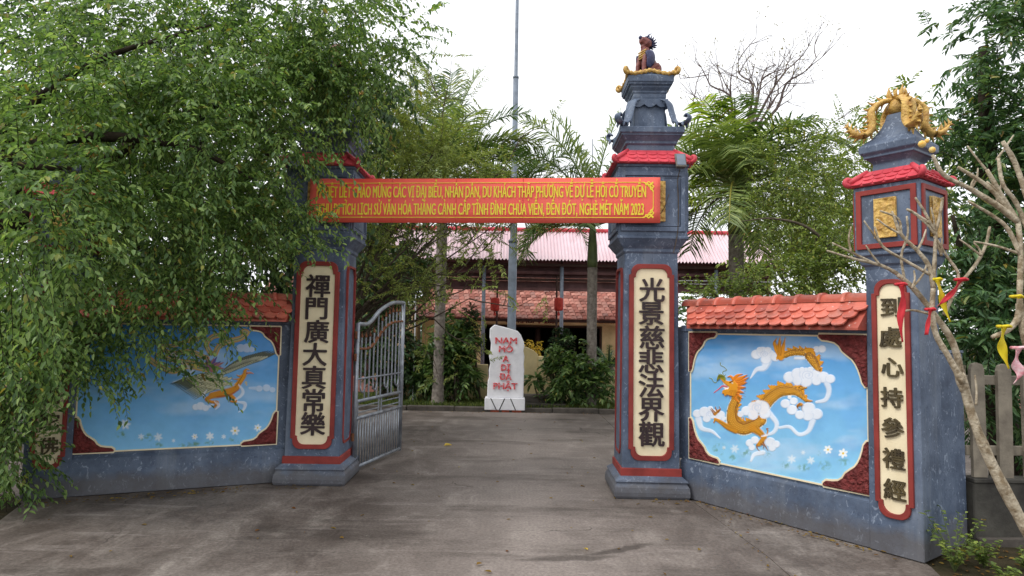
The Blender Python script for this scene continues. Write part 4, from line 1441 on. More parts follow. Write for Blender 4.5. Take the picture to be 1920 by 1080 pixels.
    for pts in ([(986, 452), (966, 456), (944, 456)], [(980, 462), (960, 472), (948, 478)], [(990, 440), (970, 444), (958, 438)], [(990, 424), (1000, 416), (1012, 420)]):
        p.stroke(pts, (6, 4, 1), lin(216, 150, 34), lab=1, h=.01)
    p.stroke([(996, 470), (1000, 482)], (6, 2), lin(206, 190, 150), lab=1)
    p.stroke([(1000, 432), (1014, 430), (1028, 434)], (6, 5, 1), lin(204, 140, 116), lab=1, h=.008)
    p.fill(np.clip(3.0 - np.hypot(p.X - 1000, p.Y - 432), 0, 1), lin(30, 20, 20))
    for k in range(5):
        p.stroke([(984 - k * 5, 440 + k * 9), (976 - k * 6, 452 + k * 9)], 1.2, lin(130, 80, 20), .8, smooth=False)
    p.cloud([], [([(968, 478), (984, 506), (974, 526), (952, 540)], (4, 8, 7, 4)), ([(962, 548), (992, 556), (986, 580), (966, 590)], (4, 9, 6, 2)), ([(870, 546), (886, 562), (872, 580)], (4, 7, 2)), ([(838, 500), (824, 520), (830, 535)], (3, 6, 2))], None, 6, .75)
    p.emit(t, .026, {0: 'painted_sky', 1: 'phoenix', 2: 'cloud', 3: 'flower'})

wing_wall((WR.x, WR.y, 0), AR, LR, 'right wing wall with golden dragon among clouds on blue, under orange tiles', (-.12, LR + .02),
          [(0, .43, 1, 1, .37, .42), (LR, .43, -1, 1, .40, .44), (0, 1.765, 1, -1, .34, .42), (LR, 1.765, -1, -1, .42, .44)], dragon_mural, (.085, LR + .0))
wing_wall((WL.x, WL.y, 0), AL, LL_, 'left wing wall with flying phoenix on blue, partly behind fig leaves', (-.02, LL_ + .17),
          [(0, .43, 1, 1, .36, .36), (LL_, .43, -1, 1, .36, .36), (0, 1.745, 1, -1, .36, .36), (LL_, 1.745, -1, -1, .32, .32)], phoenix_mural, (.0, LL_ + .045))

# ------------------------------------------------------------------ guardian beasts on the pillar tops
def guardian(loc, rotz, label):
    t = thing('guardian_statue', label, 'statue', loc, rotz, 'guardian beasts on the gate pillars')
    # body faces -x
    b = MB()
    b.tube(catmull([(.03, 0, .02), (.045, 0, .08), (.01, 0, .16), (-.02, 0, .22), (-.025, 0, .28)], 4), [.075, .078, .08, .085, .083, .08, .078, .075, .072, .068, .06, .056, .052, .05, .048, .046, .045][:17], 12)
    for s in (-1, 1):
        b.tube(catmull([(.08, s * .055, .03), (.06, s * .07, .09), (.0, s * .065, .05), (-.03, s * .065, .015)], 4), [.045, .05, .052, .05, .045, .04, .036, .03, .028, .026, .026, .026, .024][:13], 8)
        b.tube([(-.05, s * .045, .19), (-.075, s * .048, .10), (-.08, s * .05, .02), (-.105, s * .05, .008)], [.034, .026, .022, .02], 8)
    b.tube(catmull([(.09, 0, .03), (.125, 0, .07), (.12, 0, .12), (.10, 0, .14)], 4), [.03, .032, .034, .034, .033, .032, .03, .028, .026, .024, .02, .016, .01][:13], 8)
    # head: skull, snout, jaw
    b.tube([(.01, 0, .30), (-.01, 0, .335), (-.03, 0, .36)], [.045, .062, .05], 10)
    b.tube([(-.015, 0, .350), (-.05, 0, .356), (-.078, 0, .366), (-.086, 0, .366)], [.050, .046, .034, .018], 8)
    b.tube([(-.01, 0, .315), (-.045, 0, .298), (-.072, 0, .288)], [.040, .030, .016], 8)
    o = b.build('body', 'statue_red', t, smooth=True)
    m = o.modifiers.new('merge', 'REMESH'); m.mode = 'VOXEL'; m.voxel_size = .007; m.use_smooth_shade = True
    c = MB()
    for k in range(7):
        a = R(-30 + k * 26)
        for s in (-.03, 0, .03):
            p0 = Vector((.012 + math.sin(a) * .03, s, .335 + math.cos(a) * .03))
            d = Vector((math.sin(a) * .8 + .35, s * 8, math.cos(a) * .8))
            c.tube([p0, p0 + d * .035, p0 + d * .055 + Vector((0, 0, .014))], [.014, .009, .001], 5)
    for k in range(5):
        z = .30 - k * .03
        c.tube([(.03, 0, z), (.075, 0, z + .012)], [.015, .002], 5)
    c.build('mane', 'statue_blue', t, smooth=True)
    c = MB()
    c.tube([(-.02, .02, .385), (0, .025, .42), (.035, .03, .445)], [.011, .008, .002], 5)
    c.build('horn', 'statue_blue', t, smooth=True)
    c = MB()
    c.tube([(-.02, -.02, .385), (0, -.025, .42), (.035, -.03, .445)], [.011, .008, .002], 5)
    c.build('horn', 'statue_blue', t, smooth=True)
    for s in (-1, 1):
        w = MB()
        w.tube(catmull([(-.03, s * .07, .23), (-.02, s * .085, .15), (-.045, s * .075, .06)], 5), [.05, .054, .056, .056, .054, .052, .05, .046, .04, .03, .02], 9, .45, upv=(0, 1, .01))
        w.build('mantle', 'statue_blue', t, smooth=True)
    w = MB()
    w.tube([(-.078, 0, .388), (-.092, 0, .378)], [.022, .018], 8)
    w.build('nose', 'statue_blue', t, smooth=True)
    g = MB()
    for k in range(4):
        g.tube(catmull([(-.055, -.055, .25 - k * .018), (-.10 + k * .004, 0, .22 - k * .02), (-.055, .055, .25 - k * .018)], 5), .008, 6)
    g.build('collar', 'gold', t, smooth=True)
    t.scale = (1.15, 1.15, 1.15)
    return t
guardian((1.525, 7.26, 4.725), R(28), 'small red and blue guardian beast on top of the right gate pillar')
guardian((-2.215, 7.585, 4.725), R(150), 'guardian beast on the left gate pillar top, hidden among fig leaves')

# ------------------------------------------------------------------ banner
def banner():
    a, b = Vector((-2.30, 7.14, 0)), Vector((1.575, 6.79, 0))
    d = b - a
    L = d.length
    ang = math.atan2(d.y, d.x)
    t = thing('banner', 'long red festival banner with two lines of yellow text hung across the gateway', 'banner', (a.x, a.y, 0), ang)
    z0, z1 = 2.93, 3.425
    # cloth in three sewn lengths, gently waving
    vs, fs = [], []
    n = 60
    for i in range(n + 1):
        x = L * i / n
        wv = .0013 * math.sin(i * .55) + .0008 * math.sin(i * 1.7)
        sag = -.006 * math.sin(math.pi * i / n)
        for j in range(5):
            z = z0 + (z1 - z0) * j / 4 + sag
            vs.append((x, wv * (1 + .4 * math.sin(j)), z))
    for i in range(n):
        for j in range(4):
            k = i * 5 + j
            fs.append((k, k + 5, k + 6, k + 1))
    o = MB().add(vs, fs).build('cloth', 'banner', t, smooth=True)
    m = o.modifiers.new('thick', 'SOLIDIFY'); m.thickness = .008; m.offset = -1
    f = MB()
    f.ring(rect(L + .0, z1 - z0, (z0 + z1) / 2, L / 2), rect(L - .05, z1 - z0 - .05, (z0 + z1) / 2, L / 2), .016, .035)
    f.build('wooden_frame', 'wood', t)
    for xs in (.245, .43, .62, .81):
        MB().box(L * xs - .0015, L * xs + .0015, -.004, -.002, z0 + .004, z1 - .004).build('seam', 'ribbon_red', t)
    yb = -.006
    bd = MB()
    x0, x1, q0, q1 = .085, L - .075, z0 + .055, z1 - .055
    w = .0035
    bd.box(x0 + .09, x1 - .09, yb, yb + .002, q0 - w, q0 + w).box(x0 + .09, x1 - .09, yb, yb + .002, q1 - w, q1 + w)
    bd.box(x0 - w, x0 + w, yb, yb + .002, q0 + .09, q1 - .09).box(x1 - w, x1 + w, yb, yb + .002, q0 + .09, q1 - .09)
    bd.build('printed_border', 'banner_yellow', t)
    for cx, cz, sx, sz in ((x0, q0, 1, 1), (x1, q0, -1, 1), (x0, q1, 1, -1), (x1, q1, -1, -1)):
        c = MB()
        for pts, w in (([(0, .11), (.012, .07), (-.004, .05), (.014, .03), (.03, .012), (.05, -.004), (.07, .012), (.11, 0)], .006),
                       ([(.01, .085), (.028, .075), (.026, .058), (.012, .06)], .007), ([(.085, .01), (.075, .028), (.058, .026), (.06, .012)], .007),
                       ([(.02, .05), (.04, .05), (.048, .038), (.036, .03), (.028, .04)], .007), ([(.05, .02), (.05, .04), (.038, .048)], .007), ([(0, 0), (.02, .02), (.035, .035)], .010)):
            q = catmull([(cx + sx * u, yb, cz + sz * v) for u, v in pts], 4)
            c.tube(q, w, 6, .2, upv=(0, 1, 0))
        c.build('corner_ornament', 'banner_yellow', t)
    W1 = L * (1213 - 599) / (1240 - 580)
    l1 = text_mesh('NHIỆT LIỆT CHÀO MỪNG CÁC VỊ ĐẠI BIỂU, NHÂN DÂN, DU KHÁCH THẬP PHƯƠNG VỀ DỰ LỄ HỘI CỔ TRUYỀN', 'banner_yellow', .182, depth=0, bold=.0028, boldz=.0008, width=W1)
    l2 = text_mesh('KHU DI TÍCH LỊCH SỬ VĂN HÓA THẮNG CẢNH CẤP TỈNH ĐÌNH CHÙA VIỄN, ĐỀN ĐÓT, NGHÈ MÉT NĂM 2023', 'banner_yellow', .182, depth=0, bold=.0028, boldz=.0008, width=W1 * .993)
    put('lettering', l1, t, (L * .4955, -.0065, 3.206))
    put('lettering', l2, t, (L * .493, -.0065, 3.014))
    return t
banner()

# ------------------------------------------------------------------ floodlights with cable
def floodlight(loc, rz, tilt, label, cable):
    t = thing('floodlight', label, 'lamp', loc, rz, 'floodlights on the gate pillars')
    b = MB()
    b.add([(-.055, -.03, -.09), (.055, -.03, -.09), (.062, -.03, .09), (-.062, -.03, .09), (-.045, .03, -.075), (.045, .03, -.075), (.05, .03, .075), (-.05, .03, .075)],
          [(0, 1, 2, 3), (7, 6, 5, 4), (0, 4, 5, 1), (1, 5, 6, 2), (2, 6, 7, 3), (3, 7, 4, 0)])
    b.build('housing', 'grey_metal', t, bev=.006, rot=(tilt, 0, 0))
    MB().box(-.045, .045, -.036, -.031, -.07, .075).build('lens', 'post', t, rot=(tilt, 0, 0))
    MB().tube([(0, .02, 0), (0, .07, -.02), (0, .10, -.02)], .011, 6).build('arm', 'grey_metal', t)
    if cable:
        MB().tube(catmull(cable, 5), .005, 5).build('cable', 'cable', t)
    return t
floodlight((1.79, 6.79, 3.60), 0, R(-24), 'grey floodlight fixed to the upper right corner of the right gate pillar box', [(0, .02, -.08), (-.01, .07, -.2), (.0, .08, -.45), (-.01, .07, -.75), (-.05, .09, -.98)])
floodlight((-2.46, 7.10, 3.60), R(8), R(-14), 'grey floodlight on the left gate pillar box, among fig leaves', None)
w_ = thing('loose_wire', 'thin brown wire hanging from the banner end over the pillar box', 'wire', (1.60, 6.84, 3.0))
MB().tube(catmull([(-.02, .02, .02), (.04, .015, .12), (.085, .015, .26)], 5), .004, 5).build('wire_strand', 'cable', w_)
MB().tube(catmull([(-.02, .02, .02), (-.06, -.02, -.05), (-.13, -.01, -.03)], 5), .004, 5).build('wire_end', 'cable', w_)

# ------------------------------------------------------------------ open gate leaf (local x along the leaf from the hinge)
def gate_leaf():
    a, b = Vector((-1.865, 7.80)), Vector((-1.545, 9.15))
    d = b - a
    L = d.length
    t = thing('gate_leaf', 'open silver tube gate leaf with arched top and rusty band, hinged on left pillar', 'gate', (a.x, a.y, 0), math.atan2(d.y, d.x))
    zt = 2.12
    arch = catmull([(.02, 0, 1.80), (.22, 0, 1.80), (.36, 0, 1.84), (.62, 0, 1.985), (.95, 0, 2.09), (1.2, 0, 2.115), (L, 0, zt)], 5)
    def arch_z(x, q):
        for (p0, p1) in zip(q, q[1:]):
            if p0[0] <= x <= p1[0] + 1e-6:
                return p0[2] + (p1[2] - p0[2]) * (x - p0[0]) / max(1e-6, p1[0] - p0[0])
        return q[-1][2]
    MB().tube([(0, 0, .04), (0, 0, 1.81)], .026, 10).build('hinge_stile', 'steel', t, smooth=True)
    MB().tube([(L, 0, .04), (L, 0, zt + .01)], .026, 10).build('end_stile', 'steel', t, smooth=True)
    MB().tube(arch, .026, 10).build('arched_rail', 'steel', t, smooth=True)
    for z in (.07, .655, .86):
        MB().tube([(.0, 0, z), (L, 0, z)], .022, 8).build('rail', 'steel', t, smooth=True)
    MB().tube([(.02, 0, 1.13), (L - .02, 0, 1.13)], .013, 6).build('rail', 'steel', t, smooth=True)
    band = catmull([(.03, 0, 1.50), (.28, 0, 1.50), (.45, 0, 1.55), (.72, 0, 1.73), (1.0, 0, 1.83), (L - .02, 0, 1.86)], 5)
    MB().tube(band, .02, 8, .5).build('rusty_band', 'rust', t, smooth=True)
    lo = MB().tube([(0, 0, .09), (0, 0, .64)], .010, 6).mesh('bar', 'steel', True)
    n = 19
    for i in range(1, n):
        put('bar', lo, t, (L * i / n, 0, 0))
    for z in (.72, .79):
        MB().tube([(.06, 0, z), (L / 2 - .04, 0, z)], .010, 6).build('bar', 'steel', t)
        MB().tube([(L / 2 + .04, 0, z), (L - .06, 0, z)], .010, 6).build('bar', 'steel', t)
    for xx in (.06, L / 2 - .04, L / 2 + .04, L - .06):
        MB().tube([(xx, 0, .66), (xx, 0, .85)], .010, 6).build('bar', 'steel', t)
    m = 12
    for i in range(1, m):
        xx = L * i / m
        top = arch_z(xx, band) + (.14 if i not in (5,) else .5)
        top = min(top, arch_z(xx, arch) - .02) if i != 5 else arch_z(xx, arch)
        base = .87 if i % 3 != 1 else 1.04
        MB().tube([(xx, 0, base), (xx, 0, top)], .010, 6).build('bar', 'steel', t)
        if i % 3 == 1 and i + 1 < m:
            MB().tube([(xx, 0, 1.05), (xx + .012, 0, .985), (xx + L / m * .5, 0, .955), (xx + L / m - .012, 0, .985), (xx + L / m, 0, 1.05)], .011, 6).build('loop', 'steel', t, smooth=True)
        if i != 5:
            MB().lathe([(.004, top - .01), (.018, top + .0), (.012, top + .03), (.001, top + .075)], 6, xx, 0).build('spear_tip', 'rust', t)
    MB().tube([(L + .035, 0, .70), (L + .045, 0, 1.02), (L + .04, 0, 1.06)], .010, 6).build('bolt_handle', 'steel', t)
    for z in (.4, 1.35, 1.62):
        MB().tube([(-.045, .0, z), (-.045, 0, z + .09)], .02, 8).build('hinge', 'rust', t)
gate_leaf()

# ------------------------------------------------------------------ wall stub, picket fence, verge on the right
a = math.atan2(.27, .46)
t = thing('blue_side_wall', 'plain blue wall joining the right end pillar to the picket fence', 'wall', (3.50, 5.40, 0), a)
MB().box(.02, .585, 0, .16, -.05, 1.62).build('wall_face', 'blue', t, bev=.008)
MB().box(.01, .59, -.008, .168, 1.62, 1.645).build('wall_cap', 'blue', t, bev=.004)
t = thing('picket_fence', 'weathered pale picket fence on a dark mossy base wall, right of blue wall', 'fence', (4.04, 5.66, 0), R(2))
MB().box(0, 3.6, .0, .14, -.08, .50).build('base_wall', 'fence_base', t, bev=.01)
MB().box(-.0, 3.6, -.015, .15, .50, .535).build('base_cap', 'fence_base', t, bev=.006)
MB().box(0, 3.6, -.05, -.0, -.08, .045).build('base_footing', 'kerb', t, bev=.01)
for z in (.72, 1.34):
    MB().box(0, 3.6, .075, .115, z, z + .085).build('rail', 'fence', t, bev=.006)
rp = random.Random(9)
pk = MB().prism([(-.062, 0), (.062, 0), (.062, .94), (.045, .985), (.0, 1.0), (-.045, .985), (-.062, .94)], 0, .035).mesh('picket', 'fence')
for i in range(15):
    put('picket', pk, t, (.10 + i * .236, .038, .54 + rp.uniform(-.012, .012)), (0, rp.uniform(-.012, .012), 0))
tag(sheet('verge', [(3.21, -6), (9, -6), (9, 7.28), (3.6, 7.28), (3.31, 5.9), (3.272, 5.05), (3.142, 4.6)], -.03, 'soil', .05), kind='structure')
rv = np.random.default_rng(31)
tag(sheet('left_verge', [(-12, 2), (-8.2, 2.8), (-4.52, 5.8), (-4.74, 6.37), (-5.02, 6.62), (-9, 8.0), (-12, 8.0)], -.02, 'soil', .05), kind='structure')

def weed(loc, h, n, lab, mat='hedge', seed=0, L=.035, grp='weeds at the foot of the fence'):
    rng = np.random.default_rng(seed)
    t = thing('weed', lab, 'weed', loc, 0, grp)
    b = MB()
    P, A, N, LL = [], [], [], []
    for k in range(n):
        an = rng.uniform(0, 6.28)
        top = np.array([math.cos(an) * h * .55, math.sin(an) * h * .55, h * rng.uniform(.6, 1.1)])
        pts = [np.zeros(3), top * [.4, .4, .55], top]
        b.tube(pts, [.004, .003, .0015], 4)
        for j in range(16):
            f = .2 + .8 * j / 15
            p = top * np.array([f ** 1.3, f ** 1.3, f])
            aa = rng.uniform(0, 6.28)
            P.append(p); A.append([math.cos(aa), math.sin(aa), rng.uniform(-.1, .5)]); N.append([rng.normal() * .3, rng.normal() * .3, 1]); LL.append(L * rng.uniform(.6, 1.2))
    b.build('stem', 'palm_green', t)
    LL = np.array(LL)
    v, f = leaf_arrays(np.array(P), np.array(A), np.array(N), LL, LL * .6)
    put('leaves', np_mesh('leaves', v, f, mat), t)['kind'] = 'stuff'
weed((3.42, 5.02, -.03), .42, 12, 'leafy green weed with white flower against the right end pillar foot', seed=1, L=.05)
weed((3.72, 5.12, -.03), .22, 10, 'low pale weed in front of the plain blue side wall', seed=2, L=.045)
weed((4.0, 5.05, -.03), .17, 9, 'small weed clump at the foot of the picket fence base', seed=3, L=.04)
weed((3.62, 4.78, -.03), .14, 8, 'low weed spreading over the soil at the bottom right corner', seed=4, L=.04)
weed((3.9, 4.72, -.03), .13, 8, 'rightmost low weed on the soil near the bottom right corner', seed=5, L=.04)
# ground litter
def litter(name, lab, x0, x1, y0, y1, z, n, L, mat, seed):
    rng = np.random.default_rng(seed)
    P = np.stack([rng.uniform(x0, x1, n), rng.uniform(y0, y1, n), np.full(n, z)], 1)
    an = rng.uniform(0, 6.28, n)
    A = np.stack([np.cos(an), np.sin(an), rng.uniform(-.02, .15, n)], 1)
    N = rng.normal(size=(n, 3)) * .18 + [0, 0, 1]
    LL = rng.uniform(.5, 1.2, n) * L
    v, f = leaf_arrays(P, A, N, LL, LL * .45)
    tag(put(name, np_mesh(name, v, f, mat), None), lab, 'leaves', kind='stuff')
litter('leaf_litter', 'scattered small dry leaves fallen on the concrete drive', -4.2, 3.0, 4.2, 13.6, .008, 130, .05, 'litter', 3)
litter('verge_litter', 'dry leaves and bits on the soil under the fence', 3.3, 5.2, 4.2, 5.6, -.02, 260, .05, 'litter', 5)
for (a_, b_, nn, sd) in (((1.95, 6.8), (3.0, 5.3), 90, 1), ((-4.6, 6.25), (-2.7, 7.05), 110, 2), ((-2.6, 7.1), (-1.85, 7.1), 24, 3), ((1.15, 6.8), (1.9, 6.8), 24, 4), ((-5.5, 13.75), (6, 13.75), 160, 5), ((2.0, 4.4), (2.1, 6.6), 30, 6)):
    rg = np.random.default_rng(60 + sd)
    f_ = rg.random(nn)[:, None]
    P = np.concatenate([np.array(a_) * (1 - f_) + np.array(b_) * f_ + rg.normal(size=(nn, 2)) * [.05, .07], np.full((nn, 1), .010)], 1)
    an = rg.uniform(0, 6.28, nn)
    A = np.stack([np.cos(an), np.sin(an), rg.uniform(-.02, .2, nn)], 1)
    LL = rg.uniform(.018, .05, nn)
    v, f = leaf_arrays(P, A, rg.normal(size=(nn, 3)) * .3 + [0, 0, 1], LL, LL * .45)
    tag(put('leaf_debris', np_mesh('leaf_debris', v, f, 'litter'), None), ['bits of dry leaf gathered along the foot of the right wing wall', 'bits of dry leaf gathered along the foot of the left wing wall', 'dry leaf bits at the plinth of the left gate pillar', 'dry leaf bits at the plinth of the right gate pillar', 'dry leaves gathered along the garden kerb', 'dry leaf bits caught in the joint between slabs'][sd - 1], 'leaves', kind='stuff')
def fallen(loc, rz, s, lab, mat):
    v, f = leaf_arrays(np.array([[0, 0, .012]]), np.array([[1, 0, .12]]), np.array([[0, -.2, 1]]), np.array([s]), np.array([s * .55]), .3)
    o = put('fallen_leaf', np_mesh('fallen_leaf', v, f, mat), None, loc, (0, 0, rz))
    tag(o, lab, 'leaf', 'single fallen leaves on the concrete')
fallen((-0.983, 9.740, 0.000), .3, .13, 'yellow-green fallen leaf lying alone inside the gateway', 'yellow_leaf')
fallen((0.642, 5.243, 0.000), 2.2, .05, 'small yellow leaf on the dark stain in the drive', 'yellow_leaf')
fallen((1.538, 5.276, 0.000), 1.1, .05, 'brown leaf on concrete below the right wing wall', 'litter')
fallen((-0.229, 4.877, 0.000), .6, .055, 'curled red-brown leaf at the bottom middle of the drive, left of its twin', 'litter')
fallen((-0.110, 4.737, 0.000), 2.9, .06, 'curled red-brown leaf nearest the camera at the bottom edge', 'litter')

# ------------------------------------------------------------------ white inscribed stone
def stele():
    t = thing('inscribed_stone', 'upright white rock-shaped stone with red worn lettering on a white plinth', 'monument', (-.115, 14.0, 0))
    for (x0, x1) in ((-.30, -.12), (-.06, .10), (.16, .36)):
        MB().box(x0, x1, -.13, .2, .0, .045).build('brick', 'brick', t, bev=.006)
    b = MB().box(-.43, .435, -.14, .26, .045, .30)
    pl = b.build('plinth', 'white_paint', t, bev=.012, seg=2)
    for pts in ([(-.30, .295), (-.175, .05)], [(.0, .295), (-.11, .05)], [(.125, .295), (.235, .05)]):
        (x0, z0), (x1, z1) = pts
        MB().add([(x0 - .011, -.1425, z0), (x0 + .011, -.1425, z0), (x1 + .011, -.1425, z1), (x1 - .011, -.1425, z1)], [(0, 1, 2, 3)]).build('groove', 'black', t)
    S = .3518
    oz = [(503, 575), (527, 553), (560, 561), (600, 570), (650, 585), (668, 605), (676, 625), (683, 640), (687, 665), (682, 690), (685, 705), (688, 720), (685, 760), (688, 790), (687, 850), (686, 937), (495, 937), (497, 850), (503, 830), (501, 790), (508, 760), (501, 720), (508, 690), (510, 650), (502, 620)]
    poly = [((x - 588) * S * 14.0 / 1200, (937 - z) * S * 14.0 / 1200 + .30) for x, z in oz]
    poly = poly[::-1]
    sl = MB().prism(poly, -.085, .13).build('slab', 'white_paint', t, bev=.022, seg=3)
    for body, y, w in (('NAM', 633, 112), ('MÔ', 690, 72), ('A', 728, 30), ('DỊ', 783, 46), ('ĐÀ', 833, 62), ('PHẬT', 890, 124)):
        me = text_mesh(body, 'red_letter', .185, depth=.022, bold=.007, width=w * S * 14 / 1200)
        zc = {'NAM': 652, 'MÔ': 697, 'A': 747, 'DỊ': 793, 'ĐÀ': 841, 'PHẬT': 890}[body]
        put('lettering', me, sl, ((590 - 588) * S * 14 / 1200, -.092, (937 - zc) * S * 14.0 / 1200 + .30))
stele()
# steps behind the stone, low wall of the yard
t = thing('garden_steps', 'two grey steps behind the white inscribed stone', 'steps', (.62, 14.2, .06))
MB().box(-.95, .62, 0, .8, -.05, .10).build('step', 'kerb', t, bev=.01)
MB().box(-.85, .36, .28, .8, .10, .24).build('step', 'kerb', t, bev=.01)
t = thing('low_yard_wall', 'low cream yard wall with stepped top behind the white stone', 'wall', (0, 15.6, 0))
MB().prism([(-3.2, 0), (-.55, 0), (-.55, .92), (-3.2, .92)], 0, .16).build('wall_face', 'yellow_wall', t, bev=.01)
MB().prism([(.20, 0), (.66, 0), (.66, 1.18), (.55, 1.28), (.38, 1.36), (.20, 1.38)], 0, .16).build('wall_face', 'yellow_wall', t, bev=.01)
MB().box(.665, .80, -.03, .19, 0, 1.14).build('wall_post', 'yellow_wall', t, bev=.01)
MB().prism([(.805, 0), (2.6, 0), (2.6, .80), (.805, .80)], 0, .16).build('wall_face', 'yellow_wall', t, bev=.01)
t = thing('terrace_step', 'pinkish tiled terrace wall seen through the gate bars', 'wall', (-3.0, 17.3, 0))
MB().box(-2.6, .62, 0, .5, 0, .42).build('terrace_face', 'terrace', t, bev=.01)

# ------------------------------------------------------------------ temple hall and canopy
def tiles_roof(root, x0, x1, ye, ze, yr, zr, name='roof', pitch=.21, row=.24, seed=1, hipl=0.0, hipr=0.0, curve=.12):
    rng = np.random.default_rng(seed)
    sl = math.hypot(yr - ye, zr - ze)
    rows = int(sl / row)
    vs, fs = [], []
    for r in range(rows + 1):
        f0 = r / rows
        y, z = ye + (yr - ye) * f0, ze + (zr - ze) * f0 - curve * math.sin(math.pi * f0)
        f1 = min(1, f0 + 1.25 / rows)
        y2, z2 = ye + (yr - ye) * f1, ze + (zr - ze) * f1 - curve * math.sin(math.pi * f1)
        xa, xb = x0 + hipl * f0, x1 - hipr * f0
        n = int((xb - xa) / pitch)
        off = pitch / 2 if r % 2 else 0
        for k in range(n):
            x = xa + off + k * pitch + rng.uniform(-.01, .01)
            w = pitch * .95
            l = .045 + rng.uniform(-.015, .02)
            k0 = len(vs)
            vs += [(x, y, z + l * .6), (x + w / 2, y - .015, z + l), (x + w, y, z + l * .6), (x + w, y2, z2 + .01), (x + w / 2, y2, z2 + .03), (x, y2, z2 + .01), (x, y, z - .01), (x + w, y, z - .01)]
            fs += [(k0, k0 + 1, k0 + 4, k0 + 5), (k0 + 1, k0 + 2, k0 + 3, k0 + 4), (k0, k0 + 6, k0 + 7, k0 + 2, k0 + 1)]
    o = MB().add(vs, fs).build('roof_tiles', 'clay', root)
    o['kind'] = 'stuff'
    MB().add([(x0, ye + .02, ze - .03), (x1, ye + .02, ze - .03), (x1 - hipr / 2, (ye + yr) / 2, (ze + zr) / 2 - curve - .05), (x0 + hipl / 2, (ye + yr) / 2, (ze + zr) / 2 - curve - .05), (x1 - hipr, yr, zr - .05), (x0 + hipl, yr, zr - .05)] + [(x0, ye + .02, ze - .12), (x1, ye + .02, ze - .12)], [(0, 1, 2, 3), (3, 2, 4, 5), (6, 7, 1, 0)]).build(name, 'wood', root)

t = thing('temple_hall', 'cream temple hall with old clay tile roof and wide dark doorway', 'temple', (0, 0, 0))
def wallbox(*a, mat='yellow_wall', name='wall'):
    return MB().box(*a).build(name, mat, t)
wallbox(-3.55, -1.30, 25.6, 25.85, .0, 2.5)
wallbox(3.62, 6.2, 25.6, 25.85, .0, 2.5)
wallbox(-1.30, 3.62, 25.6, 25.85, 1.98, 2.5, name='lintel')
MB().box(-1.30, -1.21, 25.57, 25.7, 0, 1.98).build('door_frame', 'wood', t)
MB().box(3.53, 3.62, 25.57, 25.7, 0, 1.98).build('door_frame', 'wood', t)
MB().box(-1.21, 3.53, 25.57, 25.7, 1.90, 1.98).build('door_frame', 'wood', t)
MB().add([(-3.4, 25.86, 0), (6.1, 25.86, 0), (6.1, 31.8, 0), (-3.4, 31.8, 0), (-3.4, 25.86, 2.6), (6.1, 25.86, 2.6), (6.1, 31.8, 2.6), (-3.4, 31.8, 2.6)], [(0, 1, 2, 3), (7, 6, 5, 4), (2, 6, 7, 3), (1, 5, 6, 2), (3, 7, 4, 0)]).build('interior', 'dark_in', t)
for xx in (-.1, 1.1, 2.3):
    MB().lathe([(.11, 0), (.11, 1.98)], 10, xx, 26.6).build('column', 'wood', t, smooth=True)
for xx in (-1.25, 5.6):
    MB().box(xx - .14, xx + .14, 24.72, 25.0, 0, 2.1).build('verandah_post', 'yellow_wall', t)
MB().box(-3.6, 6.2, 24.62, 24.72, 2.02, 2.22).build('fascia', 'yellow_wall', t)
put('lettering', text_mesh('QUÝ.MÙI ✦ 2003', 'relief_red', .19, depth=.02, bold=.012, width=2.0), t, (.78, 24.61, 2.055))
b = MB()
for i in range(9):
    x = 2.95 + i * .11
    b.tube([(x, 24.61, 2.08), (x + .05, 24.61, 2.14 + .03 * (i % 2)), (x + .1, 24.61, 2.09)], .018, 5)
b.build('carved_scroll', 'gold', t)
tiles_roof(t, -4.0, 5.35, 24.4, 2.22, 29.0, 5.2, hipl=1.5, hipr=1.1)
MB().tube([(-2.45, 29.0, 5.25), (4.2, 29.0, 5.25)], .14, 8).build('ridge', 'clay', t)
MB().tube([(5.35, 24.4, 2.3), (4.8, 26, 3.2), (4.25, 29, 5.2)], [.09, .07, .09], 7).build('hip_ridge', 'white_paint', t)
MB().tube([(-4.0, 24.4, 2.3), (-3.4, 26, 3.2), (-2.5, 29, 5.2)], [.09, .07, .09], 7).build('hip_ridge', 'clay', t)

t = thing('side_house', 'small cream side building with dark tile roof left of the temple hall', 'house', (0, 0, 0))
MB().box(-9.0, -3.75, 23.0, 26.5, 0, 2.25).build('wall', 'yellow_wall', t)
MB().box(-5.6, -4.9, 22.97, 23.05, .05, 1.85).build('door', 'wood', t)
MB().box(-7.6, -6.7, 22.97, 23.05, .8, 1.7).build('window', 'dark_in', t)
tiles_roof(t, -9.4, -3.6, 22.5, 2.25, 25.0, 3.8, seed=4, hipr=.6)

t = thing('metal_canopy', 'large canopy of faded pink corrugated sheet on grey steel posts', 'canopy', (0, 0, 0))
vs, fs = [], []
x0, x1, n = -7.5, 9.2, 560
for i in range(n + 1):
    x = x0 + (x1 - x0) * i / n
    h = .035 * math.cos(i * 2 * math.pi / 4)
    vs += [(x, 21.9, 4.20 + h), (x, 23.5, 5.44 + h)]
for i in range(n):
    fs.append((2 * i, 2 * i + 2, 2 * i + 3, 2 * i + 1))
MB().add(vs, fs).build('corrugated_sheet', 'pink_sheet', t)
MB().tube([(x0, 23.5, 5.49), (x1, 23.5, 5.49)], .08, 6).build('ridge_cap', 'pink_tile', t)
MB().box(x0 + .1, x1 - .1, 22.42, 22.48, 3.62, 4.40).build('underside_shade_sheet', 'beam', t)  # added sheet: its brown-grey colour stands for the canopy's shaded underside
MB().box(x0 + .1, x1 - .1, 22.46, 22.52, 3.24, 3.50).build('underside_shade_sheet', 'beam', t)  # lower added sheet, underside shade put into its colour
